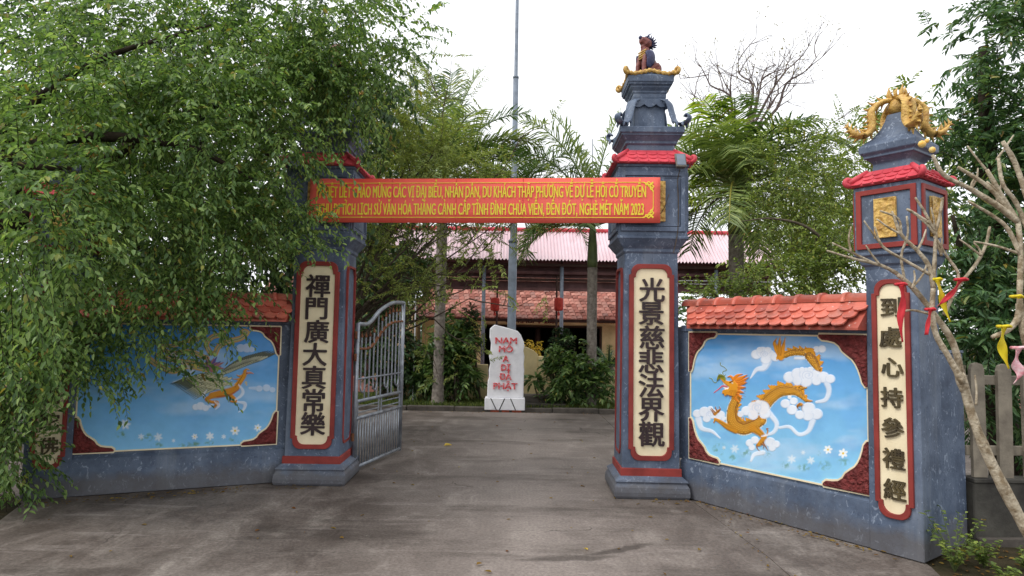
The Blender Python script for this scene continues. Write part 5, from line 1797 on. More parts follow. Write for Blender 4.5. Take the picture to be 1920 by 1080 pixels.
for z, h, y in ((4.0, .10, 22.1), (3.74, .10, 22.25), (3.50, .10, 22.30), (3.16, .10, 22.30)):
    MB().box(x0 + .1, x1 - .1, y, y + .1, z, z + h).build('beam', 'wood' if z in (4.0, 3.50) else 'beam', t)
for px in (-6.2, -.98, 1.73, 4.4, 7.1):
    MB().lathe([(.065, 0), (.065, 4.0)], 10, px, 22.2).build('post', 'post', t, smooth=True)
    MB().tube([(px, 22.2, 4.1), (px, 23.45, 5.32)], .05, 4).build('rafter', 'wood', t)

def lantern(x, y, ztop, lab):
    t = thing('lantern', lab, 'lantern', (x, y, 0), 0, 'red cloth lanterns under the canopy')
    MB().lathe([(.05, ztop - .42), (.13, ztop - .40), (.14, ztop - .36), (.14, ztop - .06), (.13, ztop - .02), (.05, ztop)], 14).build('shade', 'lantern', t, smooth=True)
    MB().lathe([(.006, ztop), (.006, ztop + .9)], 5).build('cord', 'cable', t)
    MB().lathe([(.05, ztop - .56), (.02, ztop - .44), (.01, ztop - .42)], 7).build('tassel', 'lantern', t)
lantern(*(-0.525, 20.000), 2.773, 'left of two red cylinder lanterns hanging before the clay roof')
lantern(*(1.470, 20.000), 2.808, 'right of two red cylinder lanterns hanging before the clay roof')
for px, lab in ((-0.466, 'thin dark pole beside the left lantern'), (1.424, 'thin dark pole beside the right lantern')):
    t = thing('lantern_pole', lab, 'pole', (px, 20.3, 0), 0, 'thin dark poles under the canopy')
    MB().lathe([(.04, 0), (.03, 3.5)], 7).build('shaft', 'wood', t)
t = thing('flagpole', 'tall grey stepped steel flagpole rising behind the white stone', 'pole', ((0.006, 17.000)[0], 17, 0), R(0))
MB().lathe([(.17, .02), (.17, .2), (.115, .22), (.112, 4.1)], 14).build('lower_tube', 'post', t, smooth=True)
MB().lathe([(.125, 4.1), (.125, 4.16), (.075, 4.2), (.072, 8.6)], 14).build('middle_tube', 'post', t, smooth=True)
MB().lathe([(.08, 8.6), (.08, 8.65), (.05, 8.68), (.04, 13)], 12).build('upper_tube', 'post', t, smooth=True)
t = thing('thin_mast', 'very thin antenna mast behind palm fronds right of the flagpole', 'mast', ((4.969, 40.000)[0], 40, 0))
MB().lathe([(.05, 0), (.03, 14.0)], 5).build('shaft', 'post', t)
t = thing('white_stake', 'thin white stake standing in the shrubs behind the gate leaf', 'stake', ((-2.252, 15.000)[0], 15.0, .05))
MB().lathe([(.018, 0), (.016, 2.5)], 6).build('shaft', 'white_paint', t)

# ------------------------------------------------------------------ palms
def frond(length, az, el, bend, nl, L, mat, rng, w=.042, droop=.8, name='frond', twist=0):
    """One feather frond from the origin; rachis plus two rows of narrow leaflets."""
    b = MB()
    pts = []
    p = np.array([0., 0, 0])
    e = el
    n = 12
    for i in range(n + 1):
        pts.append(p.copy())
        d = np.array([math.cos(e) * math.cos(az), math.cos(e) * math.sin(az), math.sin(e)])
        p = p + d * length / n
        e -= bend / n * (.5 + i / n)
        az += twist / n
    b.tube(pts, [.028 * (1 - .85 * i / n) + .003 for i in range(n + 1)], 5)
    nb = len(b.f)
    P = np.array(pts)
    vs, fs = [], []
    for k in range(nl):
        f = .14 + .86 * (k + .5) / nl
        x = f * n
        i = min(n - 1, int(x))
        q = P[i] + (P[i + 1] - P[i]) * (x - i)
        tg = P[i + 1] - P[i]
        tg = tg / np.linalg.norm(tg)
        sd = np.cross(tg, [0, 0, 1.]); sd /= max(1e-6, np.linalg.norm(sd))
        upn = np.cross(sd, tg)
        ll = L * (max(.25, math.sin(math.pi * min(1, f * .80 + .15))) ** .6) * rng.uniform(.85, 1.1)
        for s in (-1, 1):
            d = tg * rng.uniform(.5, .75) + sd * s * .85 + upn * rng.uniform(.0, .6) + rng.normal(size=3) * .08
            d /= np.linalg.norm(d)
            q1 = q + d * ll * .5 + np.array([0, 0, -droop * ll * .10])
            q2 = q + d * ll * .95 + np.array([0, 0, -droop * ll * .50])
            wv = tg * w * .5
            k0 = len(vs)
            vs += [q - wv * .5, q + wv * .5, q1 + wv, q1 - wv, q2]
            fs += [(k0, k0 + 1, k0 + 2, k0 + 3), (k0 + 3, k0 + 2, k0 + 4)]
    b.add(vs, fs)
    return b.mesh(name, mat, False)

def palm(loc, h, r, lab, seed, n, length, mats, lean=(0, 0), L=.42, els=(-.35, 1.35), shaft=True, fixed=(), rings=True, droop=.8):
    rng = np.random.default_rng(seed)
    t = thing('palm_tree', lab, 'palm', loc, 0, 'palms in the temple garden')
    zs = h - (1.0 if shaft else .05)
    prof, z = [], -.05
    if rings:
        while z < zs:
            k = 1 + .25 * max(0, 1 - z / .5)
            prof += [(r * k, z), (r * k * 1.03, z + .05), (r * k * .985, z + .065)]
            z += .085
    else:
        prof = [(r, -.05), (r, zs)]
    tr = MB().lathe(prof, 14).build('trunk', 'palm_bark', t, smooth=True)
    if shaft:
        MB().lathe([(r * .98, zs), (r * 1.1, zs + .15), (r * .95, h - .5), (r * .55, h)], 12).build('crownshaft', 'palm_green', t, smooth=True)
    fs = list(fixed)
    for i in range(n):
        fs.append((i * 2.399 + rng.uniform(-.2, .2), els[0] + (els[1] - els[0]) * (i + .5) / n, length * rng.uniform(.85, 1.1), 1.5))
    for i, (az, el, ln, bd) in enumerate(fs):
        me = frond(ln, az, el, bd, 56, L, mats[i % len(mats)], rng, droop=droop)
        put('frond', me, t, (0, 0, h - .06 + rng.uniform(-.04, .04)))
    return t
palm((-1.62, 14.5, .05), 5.35, .12, 'tall palm left of the flagpole, its crown above the banner', 1, 12, 2.3, ['palm_dark', 'palm'], els=(-.1, 1.2), L=.85, droop=.5,
     fixed=[(1.4, 1.5, 2.7, .4), (.5, 1.42, 2.8, .5), (.15, 1.1, 2.6, 1.2), (0.0, .75, 2.5, 1.2), (-.3, .45, 2.3, 1.2), (.2, .9, 2.6, 1.6), (2.2, 1.45, 2.6, .4)])
palm((1.82, 14.5, .05), 4.15, .112, 'palm with ringed grey trunk right of the white stone, fronds under the banner', 2, 7, 1.9, ['palm', 'palm_dark'], els=(.3, 1.25), L=.8, droop=.5,
     fixed=[(3.3, .35, 2.1, 2.2), (3.5, .45, 2.2, 2.5), (3.15, .2, 1.9, 1.8), (3.1, 1.3, 3.0, 1.7), (3.4, 1.42, 3.0, 1.3), (.05, .9, 1.9, 2.7), (2.9, 1.5, 3.0, .8), (.2, 1.4, 2.9, 1.2), (.4, 1.15, 2.8, 1.8), (4.5, .8, 1.6, 2.6), (0, 1.52, 2.8, .5)])
palm((4.5, 12.8, .0), 4.75, .15, 'dense bright palm behind the right wing wall, left of the airy tree', 3, 30, 2.3, ['palm', 'palm_dark', 'palm', 'palm_dark', 'palm_bright'], els=(-.35, 1.4), L=.9,
     fixed=[(3.3, .9, 2.4, 2.3), (3.0, .5, 2.2, 1.6), (4.4, .7, 2.2, 1.6), (.4, .9, 2.2, 1.8), (4.0, 1.2, 2.2, 1.3)])
palm((.02, 19.0, .0), 5.6, .10, 'dark palm straight behind the flagpole, crown mostly behind the banner', 5, 16, 2.6, ['palm_dark'], els=(0, 1.3), L=.9, droop=.5,
     fixed=[(0, .9, 2.9, 1.4), (.2, 1.2, 2.8, 1.0), (-.2, .6, 2.7, 1.3), (3.3, 1.0, 2.8, 1.3), (3.1, .6, 2.6, 1.3), (.1, .3, 2.5, 1.2)])
# cycad
t = thing('cycad', 'small dark cycad behind the palm trunk at the right pillar', 'plant', (2.440, 16.000) + (.9,))
MB().lathe([(.16, -.9), (.17, -.1), (.1, 0)], 9).build('trunk', 'palm_bark', t)
rng = np.random.default_rng(8)
for i in range(16):
    put('frond', frond(.95, i * 2.4, .15 + 1.0 * i / 16, 1.2, 30, .13, 'dark_leaf', rng, w=.018, droop=.3), t)
# yellow-leaved pot plant behind the stone
t = thing('yellow_shrub', 'yellowish flowering shrub peeping over the low wall beside the white stone', 'shrub', (0.490, 16.200) + (0,))
MB().tube([(0, 0, 0), (0, 0, .8)], .03, 6).build('stem', 'bark', t)
foliage(t, np.random.default_rng(6), [((t.location.x, 16.2, 1.25), (.32, .25, .26), 60)], 'yellow_leaf', 8, .2, .07, .03)

# ------------------------------------------------------------------ shrubs of the garden bed
def shrub(loc, lab, seed, blobs, mat, k, tl, L, W, parts, stems=5, name='shrub', h=.9, grp=None, **kw):
    rng = np.random.default_rng(seed)
    t = thing(name, lab, 'shrub', loc, 0, grp)
    b = MB()
    cx = np.mean([bl[0] for bl in blobs], 0)
    for i in range(stems):
        bl = blobs[i % len(blobs)]
        tgt = np.array(bl[0]) + rng.normal(size=3) * np.array(bl[1]) * .4 - np.array(loc)
        b.tube([np.zeros(3) + rng.normal(size=3) * [.05, .05, 0], tgt * [.5, .5, .6] + rng.normal(size=3) * .05, tgt], [.03, .022, .01], 5)
    b.build('stems', 'bark', t)
    foliage(t, rng, blobs, mat, k, tl, L, W, parts=parts, twig=.006, **kw)
    return t
shrub((-1.2, 14.7, .05), 'big glossy dark shrub between the gate leaf and the white stone', 11,
      [((-1.434, 14.900, 1.293), (.50, .4, .45), 170), ((-1.666, 14.900, 0.675), (.48, .4, .42), 110), ((-1.125, 14.900, 0.746), (.28, .3, .42), 90), ((-1.200, 15.000, 1.542), (.25, .3, .25), 50), ((-1.523, 14.800, 1.822), (.15, .15, .25), 14)], 'shrub', 9, .3, .17, .06, 140, hang=.1, up=.5)
shrub((1.5, 14.6, .05), 'glossy light-edged shrub right of the white stone under the palm trunk', 12,
      [((1.414, 14.500, 0.816), (.62, .4, .45), 150), ((1.932, 14.500, 0.646), (.45, .35, .42), 100), ((1.239, 14.500, 0.337), (.35, .3, .25), 50), ((1.466, 14.500, 1.535), (.08, .08, .22), 7), ((1.049, 14.500, 1.168), (.2, .2, .3), 30)], 'shrub', 9, .28, .15, .055, 140, hang=.1, up=.5)
shrub((.75, 14.5, .05), 'small rosette plant just right of the white stone', 13, [((0.476, 14.400, 0.664), (.15, .1, .1), 9)], 'shrub', 8, .12, .19, .06, 30, stems=2, up=.4)
shrub((-3.0, 15.3, .05), 'dark bushy shrub seen through the open gate leaf', 14,
      [((-3.070, 15.200, 1.444), (.75, .5, .85), 260), ((-2.362, 15.200, 0.955), (.4, .4, .6), 120), ((-3.378, 15.600, 2.470), (.9, .6, .9), 260), ((-2.955, 16.000, 3.302), (1.2, .6, .8), 240)], 'ficus_far', 10, .34, .15, .06, 40)
shrub((1.25, 15.1, .05), 'dark conical cypress behind the right shrub', 15,
      [((1.151, 15.000, 0.902), (.35, .3, .5), 300), ((1.169, 15.000, 1.397), (.26, .25, .35), 200), ((1.203, 15.000, 1.671), (.14, .14, .2), 60)], 'cypress', 14, .16, .05, .02, 0, name='cypress', up=.8, hang=-.2)
shrub((-.75, 15.2, .05), 'dark conical cypress behind the left shrub', 16,
      [((-1.006, 15.100, 1.482), (.3, .3, .5), 240), ((-0.942, 15.100, 1.984), (.18, .2, .35), 110)], 'cypress', 14, .16, .05, .02, 0, name='cypress', up=.8, hang=-.2)
# grass along the kerb
rng = np.random.default_rng(20)
n = 16000
P = np.stack([rng.uniform(-6, 6, n), 14.08 + rng.random(n) ** 1.5 * 2.4, np.full(n, .055)], 1)
A = rng.normal(size=(n, 3)) * .35 + [0, 0, 1]
LL = rng.uniform(.05, .14, n)
v, f = leaf_arrays(P, A, rng.normal(size=(n, 3)), LL, LL * .09 + .004)
tag(put('grass', np_mesh('grass', v, f, 'grass'), None), 'short grass in the garden bed behind the kerb', 'grass', kind='stuff')

# ------------------------------------------------------------------ trees
def tree(name, lab, loc, limbs, blobs, bark, mat, k, tl, L, W, parts=0, seed=0, cat='tree', twig=.005, twig_mat=None, nside=8, **kw):
    """limbs: list of (points, radii) in world coordinates; crown from ellipsoids."""
    rng = np.random.default_rng(seed)
    t = thing(name, lab, cat, loc)
    o = Vector(loc)
    for i, (pts, rad) in enumerate(limbs):
        q = catmull([tuple(Vector(p) - o) + (r,) for p, r in zip(pts, rad)], 5)
        MB().tube([p[:3] for p in q], [p[3] for p in q], nside if i == 0 else 6).build('trunk' if i == 0 else 'limb', bark, t, smooth=True)
    if blobs:
        foliage(t, rng, blobs, mat, k, tl, L, W, parts=parts, twig=twig, twig_mat=twig_mat or bark, **kw)
    return t


tree('fig_tree', 'big weeping fig in the left foreground, its leafy branches draped over the wing wall', (-5.75, 6.0, 0),
     [([(-5.75, 6.0, -.1), (-5.7, 6.05, 1.2), (-5.5, 6.2, 2.4), (-5.3, 6.4, 3.4), (-5.0, 6.6, 4.2)], (.34, .28, .2, .12, .04)),
      ([(-5.6, 6.1, 2.2), (-4.8, 6.7, 3.1), (-3.8, 6.8, 3.9), (-2.8, 6.8, 4.3), (-1.9, 6.8, 4.6)], (.12, .09, .06, .035, .012)),
      ([(-5.6, 6.0, 1.9), (-4.9, 5.6, 2.8), (-4.0, 5.4, 3.3), (-3.0, 5.6, 3.35), (-2.4, 5.9, 3.1)], (.13, .09, .06, .035, .012)),
      ([(-5.7, 6.0, 1.5), (-4.9, 5.4, 2.4), (-4.1, 4.9, 2.9), (-3.3, 4.7, 2.9)], (.10, .07, .045, .012)),
      ([(-5.55, 6.2, 2.8), (-5.0, 7.2, 3.4), (-4.2, 8.2, 4.0), (-3.1, 8.8, 4.6)], (.10, .07, .05, .02)),
      ([(-5.6, 6.1, 2.4), (-4.9, 5.9, 3.4), (-3.9, 5.7, 4.1), (-2.8, 5.7, 4.5)], (.08, .05, .03, .01))],
     [((-4.255, 5.600, 4.211), (0.98, 0.55, 0.70), 200),
      ((-3.565, 6.200, 4.878), (1.24, 0.55, 0.57), 200),
      ((-2.511, 6.500, 5.110), (0.92, 0.55, 0.43), 170),
      ((-1.784, 6.700, 5.287), (0.45, 0.45, 0.34), 70),
      ((-2.105, 6.900, 4.596), (0.52, 0.52, 0.40), 120),
      ((-2.638, 6.600, 4.577), (0.66, 0.55, 0.44), 120),
      ((-1.626, 7.100, 4.875), (0.27, 0.27, 0.24), 30),
      ((-3.369, 5.400, 3.429), (0.99, 0.55, 0.45), 220),
      ((-2.790, 5.800, 3.719), (0.72, 0.55, 0.48), 170),
      ((-2.353, 6.100, 3.567), (0.36, 0.36, 0.36), 90),
      ((-3.504, 4.600, 2.734), (0.46, 0.46, 0.31), 120),
      ((-3.392, 4.400, 2.206), (0.33, 0.33, 0.22), 90),
      ((-3.367, 5.700, 2.744), (0.90, 0.55, 0.43), 200),
      ((-2.732, 6.100, 2.829), (0.41, 0.41, 0.30), 80),
      ((-3.732, 5.800, 2.169), (0.77, 0.55, 0.29), 150),
      ((-4.551, 5.900, 1.671), (0.25, 0.25, 0.64), 150),
      ((-4.767, 6.000, 1.172), (0.17, 0.17, 0.50), 150),
      ((-4.776, 6.100, 0.518), (0.13, 0.13, 0.30), 90),
      ((-2.051, 6.750, 4.298), (0.31, 0.31, 0.25), 90),
      ((-1.739, 6.900, 4.241), (0.26, 0.26, 0.23), 60),
      ((-1.352, 6.900, 5.034), (0.23, 0.23, 0.23), 40),
      ((-1.877, 6.700, 4.634), (0.45, 0.45, 0.28), 90),
      ((-4.158, 6.050, 1.577), (0.35, 0.35, 0.25), 60),
      ((-3.737, 6.250, 1.789), (0.31, 0.31, 0.13), 40),
      ((-3.055, 6.300, 2.222), (0.42, 0.42, 0.16), 60),
      ((-2.100, 6.600, 3.045), (0.14, 0.14, 0.14), 12),
      ((-2.105, 6.600, 3.895), (0.14, 0.14, 0.11), 8),
      ((-2.307, 6.300, 3.250), (0.16, 0.16, 0.18), 16),
      ((-3.160, 5.900, 4.159), (1.08, 0.55, 0.39), 170),
      ((-1.895, 6.600, 2.768), (0.08, 0.08, 0.08), 4),
      ((-3.403, 6.250, 1.381), (0.21, 0.21, 0.07), 14),
      ((-3.535, 4.800, 3.400), (0.52, 0.52, 0.20), 60),
      ((-3.409, 6.200, 2.000), (0.57, 0.55, 0.21), 60),
      ((-5.031, 7.200, 4.795), (1.50, 0.55, 0.90), 200),
      ((-3.214, 7.000, 3.405), (0.70, 0.55, 0.47), 130),
      ((-2.485, 6.400, 2.780), (0.37, 0.37, 0.32), 90),
      ((-2.294, 6.500, 2.525), (0.16, 0.16, 0.16), 20),
      ((-4.152, 7.300, 3.462), (1.82, 0.55, 0.73), 300),
      ((-3.817, 7.200, 2.769), (1.38, 0.55, 0.54), 200),
      ((-5.304, 7.000, 2.831), (0.70, 0.55, 0.93), 170),
      ((-4.287, 5.950, 1.577), (0.25, 0.25, 0.20), 50),
      ((-4.011, 5.200, 1.680), (0.22, 0.22, 0.35), 40),
      ((-3.969, 6.150, 1.528), (0.36, 0.36, 0.21), 50),
      ((-3.087, 6.500, 2.021), (0.27, 0.27, 0.07), 30),
      ((-2.832, 6.400, 2.154), (0.21, 0.21, 0.10), 16),
      ((-5.219, 6.800, 3.788), (0.79, 0.55, 0.74), 170)],
     'bark_dark', 'ficus', 17, .46, .062, .027, parts=300, seed=41, droop=.34, hang=.5, jit=.6, out=.75, twig=.003, clump=8, cr=.14)
tree('fig_tree', 'taller darker fig standing behind the left wing wall', (-5.2, 9.6, 0),
     [([(-5.2, 9.6, -.1), (-5.1, 9.6, 1.5), (-4.9, 9.5, 3.2), (-4.6, 9.4, 5.5)], (.26, .22, .18, .10)),
      ([(-5.0, 9.6, 2.2), (-4.3, 9.2, 3.4), (-3.4, 9.0, 4.4), (-2.6, 8.9, 5.2)], (.13, .10, .07, .03)),
      ([(-5.0, 9.6, 2.0), (-5.8, 9.3, 3.4), (-6.5, 9.0, 4.8)], (.12, .09, .04))],
     [((-4.795, 9.000, 3.482), (1.95, 0.80, 1.50), 420),
      ((-6.685, 9.400, 3.770), (2.04, 0.80, 2.35), 380),
      ((-3.942, 9.500, 5.400), (2.06, 0.80, 1.35), 380),
      ((-6.238, 9.500, 5.859), (2.38, 0.80, 1.27), 300),
      ((-2.686, 9.600, 5.798), (1.04, 0.80, 0.96), 110),
      ((-3.136, 9.300, 3.098), (0.70, 0.70, 0.85), 110),
      ((-4.063, 9.000, 2.430), (1.20, 0.80, 0.45), 110),
      ((-2.673, 9.800, 3.932), (0.49, 0.49, 0.82), 50),
      ((-7.150, 9.000, 1.402), (1.05, 0.80, 1.50), 150)], 'bark_dark', 'ficus_far', 12, .6, .12, .055, seed=42, droop=.4, hang=.6)
# thin-limbed feathery tree behind the left pillar
def fan_tree():
    rng = np.random.default_rng(77)
    loc = (-3.35, 11.2, 0)
    t = thing('feathery_tree', 'thin-branched feathery tree behind the left gate pillar and banner', 'tree', loc)
    b = MB()
    tips = []
    MB().tube([(0, 0, -.1), (.1, 0, .6), (.2, 0, 1.4)], [.12, .10, .09], 8).build('trunk', 'bark', t, smooth=True)
    ends = [(-1.842, 11.000, 2.635), (-0.518, 11.000, 3.121), (-1.494, 11.000, 3.383), (-0.820, 10.800, 2.818), (-0.590, 11.000, 4.335), (-1.261, 11.000, 5.175), (-2.148, 11.200, 5.513), (-2.645, 11.400, 4.785), (-0.023, 11.000, 3.782), (-1.707, 11.000, 4.410), (-0.313, 11.000, 4.434), (-0.948, 11.000, 3.766), (-2.284, 11.000, 3.556), (-1.421, 11.400, 5.990), (-0.704, 10.600, 2.267)]
    for i, e in enumerate(ends):
        e = np.array(e) - np.array(loc)
        s = np.array([.2, 0, 1.25 + .15 * (i % 3)])
        mid = s + (e - s) * .5 + np.array([rng.normal() * .12, rng.normal() * .2, -.22 if e[2] < 3 else .05])
        pts = catmull([s, s + (mid - s) * .5 + rng.normal(size=3) * .05, mid, e], 4)
        b.tube(pts, [.042 * (1 - .85 * j / (len(pts) - 1)) for j in range(len(pts))], 6)
        for q in range(5):
            j = 4 + q * 2
            p0 = np.array(pts[min(j, len(pts) - 1)])
            d = (e - s) / np.linalg.norm(e - s) + rng.normal(size=3) * .45
            branch(b, rng, p0, d / np.linalg.norm(d), .8, .013, 1, .6, .1, tips, 4, 3)
    b.build('limbs', 'bark', t, smooth=True)
    bl = [((-2.095, 11.000, 4.970), (.8, .7, .85), 170), ((-1.342, 11.000, 4.700), (.9, .7, .55), 200), ((-2.495, 11.300, 3.794), (.5, .6, .6), 70), ((-0.592, 11.000, 4.430), (.55, .5, .35), 80), ((-0.755, 11.000, 3.396), (.7, .4, .12), 26), ((-1.278, 10.800, 3.083), (.6, .4, .2), 14), ((-1.980, 11.300, 5.746), (.7, .5, .5), 100), ((-0.115, 11.000, 3.781), (.4, .4, .3), 40)]
    bl += [(tuple(np.array(p) + np.array(loc)), (.12, .12, .1), 2) for p, _ in tips]
    foliage(t, rng, bl, 'feather', 22, .42, .075, .022, twig=.004, twig_mat='bark', droop=.15, hang=.2, up=.25)
fan_tree()

def bare_tree():
    rng = np.random.default_rng(5)
    loc = (9.9, 28, 0)
    t = thing('bare_tree', 'leafless spreading tree against the white sky right of the gate pillar', 'tree', loc)
    MB().tube(catmull([(0, 0, -.1), (.2, 0, 4), (.4, 0, 8), (.3, 0, 10.4)], 4), [.24, .24, .23, .23, .22, .22, .21, .21, .20, .19, .18, .16, .14], 10).build('trunk', 'bark', t, smooth=True)
    b = MB(); tips = []
    for e in ((12.762, 28.000, 14.172), (13.727, 28.000, 14.558), (11.321, 28.000, 13.900), (10.006, 28.000, 14.368), (8.685, 28.000, 13.607), (7.726, 28.000, 12.365), (12.266, 28.000, 12.691), (9.639, 28.000, 12.888), (14.151, 28.000, 11.020), (11.029, 28.500, 13.358)):
        s = np.array([.3, 0, 10.3]) if e[2] > 11.5 else np.array([.38, 0, 9.2])
        e = np.array(e) - np.array(loc)
        L = np.linalg.norm(e - s)
        mid = s + (e - s) * .5 + rng.normal(size=3) * L * .06 + np.array([0, 0, .05 * L])
        pts = catmull([s, s + (mid - s) * .5 + rng.normal(size=3) * .15, mid, mid + (e - mid) * .5 + rng.normal(size=3) * .15, e], 3)
        b.tube(pts, [.085 * (1 - .88 * j / (len(pts) - 1)) for j in range(len(pts))], 6)
        for q in range(6):
            p0 = np.array(pts[min(len(pts) - 1, 3 + int(q * 1.6))])
            d = (e - s) / L + rng.normal(size=3) * .5
            branch(b, rng, p0, d / np.linalg.norm(d), 1.25, .026, 2, .55, .05, tips, 3, 3, .3, .7, 3)
    b.build('limbs', 'pale_bark', t, smooth=False)
    pts = np.array([p for p, _ in tips])
    pts = pts[rng.random(len(pts)) < .35]
    P = np.repeat(pts, 3, 0) + rng.normal(size=(len(pts) * 3, 3)) * .12
    A = rng.normal(size=P.shape) + [0, 0, -.8]
    LL = rng.uniform(.08, .16, len(P))
    v, f = leaf_arrays(P, A, rng.normal(size=P.shape), LL, LL * .35)
    put('dry_pods', np_mesh('dry_pods', v, f, 'dry'), t)['kind'] = 'stuff'
bare_tree()

tree('airy_tree', 'light green airy tree behind the right wing wall', (5.4, 10.5, 0),
     [([(5.4, 10.5, -.1), (5.3, 10.5, 1.2), (5.0, 10.4, 2.4), (4.9, 10.3, 3.6)], (.10, .08, .06, .02)),
      ([(5.3, 10.5, 1.0), (4.6, 10.2, 2.2), (4.0, 10, 3.0)], (.05, .035, .012)),
      ([(5.3, 10.5, 1.3), (5.8, 10.2, 2.6), (6.0, 10, 3.6)], (.05, .035, .012)),
      (([(5.006, 9.500, 2.790), (4.457, 9.500, 3.342), (3.899, 9.500, 3.493), (3.419, 9.500, 3.445)]), (.03, .022, .015, .006))],
     [((4.756, 10.500, 4.043), (.85, .7, .9), 190), ((5.445, 10.800, 4.487), (.5, .6, .8), 110), ((4.749, 10.500, 3.506), (.5, .6, .5), 90), ((5.089, 10.300, 3.306), (.5, .6, .7), 110), ((4.719, 10.800, 4.939), (.7, .5, .35), 60), ((5.836, 11.000, 5.206), (.35, .5, .5), 30)],
     'bark', 'airy', 18, .5, .065, .026, seed=51, droop=.2, hang=.3, up=.25, twig=.004)
tree('hedge_tree', 'rounded leafy bush just above the right wing wall tiles', (4.2, 9.2, 0),
     [([(4.2, 9.2, -.1), (4.2, 9.2, 1.2), (4.1, 9.2, 2.2)], (.09, .07, .03))],
     [((3.844, 9.200, 2.469), (.7, .5, .36), 190), ((3.150, 9.200, 2.295), (.4, .4, .16), 70), ((4.461, 9.200, 2.596), (.5, .5, .45), 140), ((4.851, 9.200, 2.912), (.35, .4, .5), 80), ((2.887, 9.600, 2.320), (.3, .3, .16), 40), ((4.498, 9.600, 2.953), (.4, .4, .35), 60)],
     'bark', 'hedge', 12, .3, .06, .034, parts=0, seed=52, cat='bush', droop=.15, up=.4)
tree('long_leaved_tree', 'tall dark long-leaved tree at the right edge behind the picket fence', (6.3, 8.2, 0),
     [([(6.3, 8.2, -.1), (6.2, 8.2, 1.5), (6.1, 8.1, 3.2), (6.0, 8.0, 5.5)], (.2, .17, .13, .05)),
      ([(6.2, 8.2, 1.4), (5.6, 7.8, 2.4), (5.2, 7.5, 3.2)], (.08, .06, .02)),
      ([(6.2, 8.2, 2.0), (6.8, 7.8, 3.2), (7.2, 7.5, 4.4)], (.08, .06, .02))],
     [((6.240, 7.800, 5.602), (.65, .7, .8), 150), ((6.096, 7.800, 4.303), (.5, .7, .8), 150), ((6.062, 7.600, 3.132), (.75, .7, .8), 200), ((5.624, 7.400, 2.218), (.6, .7, .7), 200), ((5.694, 7.200, 1.670), (.8, .7, .5), 180), ((5.685, 7.800, 3.892), (.18, .4, .3), 22), ((5.885, 7.800, 4.978), (.3, .5, .5), 40), ((6.749, 8.000, 4.032), (.8, .8, 1.4), 260), ((5.767, 7.400, 0.997), (1.0, .5, .5), 120)],
     'bark_dark', 'dark_leaf', 18, .42, .115, .034, parts=200, seed=53, droop=.3, hang=.35, clump=5, cr=.16)
tree('olive_tree', 'mid green tree standing far behind the left side of the temple', (-5.5, 20, 0),
     [([(-5.5, 20, -.1), (-5.4, 20, 2.5), (-5.2, 20, 5)], (.25, .2, .1))],
     [((-4.434, 19.000, 7.626), (2.0, 1.2, 1.7), 330), ((-3.269, 19.000, 6.339), (1.6, 1.0, 1.3), 240), ((-5.143, 19.000, 4.848), (1.6, 1.0, 1.6), 260), ((-4.045, 18.500, 3.845), (1.2, 1, .8), 160)],
     'bark_dark', 'ficus_far', 12, .8, .2, .08, seed=54, droop=.3)
tree('olive_tree', 'pale green tree far behind the airy tree and right end pillar', (11.5, 19, 0),
     [([(11.5, 19, -.1), (11.3, 19, 2.5), (11, 19, 4.5)], (.22, .18, .08))],
     [((10.865, 19.000, 6.589), (1.4, 1.0, 1.6), 200), ((9.553, 19.000, 4.945), (2.0, 1, 1.3), 240), ((12.443, 19.000, 5.480), (1.6, 1, 2.6), 240), ((11.710, 19.000, 8.407), (.8, .6, 1.0), 60), ((8.108, 19.000, 4.277), (1.3, .8, .6), 90)],
     'bark_dark', 'airy', 12, .8, .18, .08, seed=55, droop=.3)

rng = np.random.default_rng(71)
wood = []
for i in range(44):
    x = -75 + i * 3.5 + rng.normal()
    wood.append(((x, 52 + rng.normal() * 4, 2.2), (3.2, 2.5, 2.6), 42))
P, A, N, LL, WW, tw = sprays(rng, wood, 9, 1.6, .55, .26, droop=.3)
v, f = leaf_arrays(P, A, N, LL, WW)
tag(put('distant_woods', np_mesh('distant_woods', v, f, 'ficus_far'), None), 'low far belt of trees beyond the temple yard', 'woods', kind='stuff')

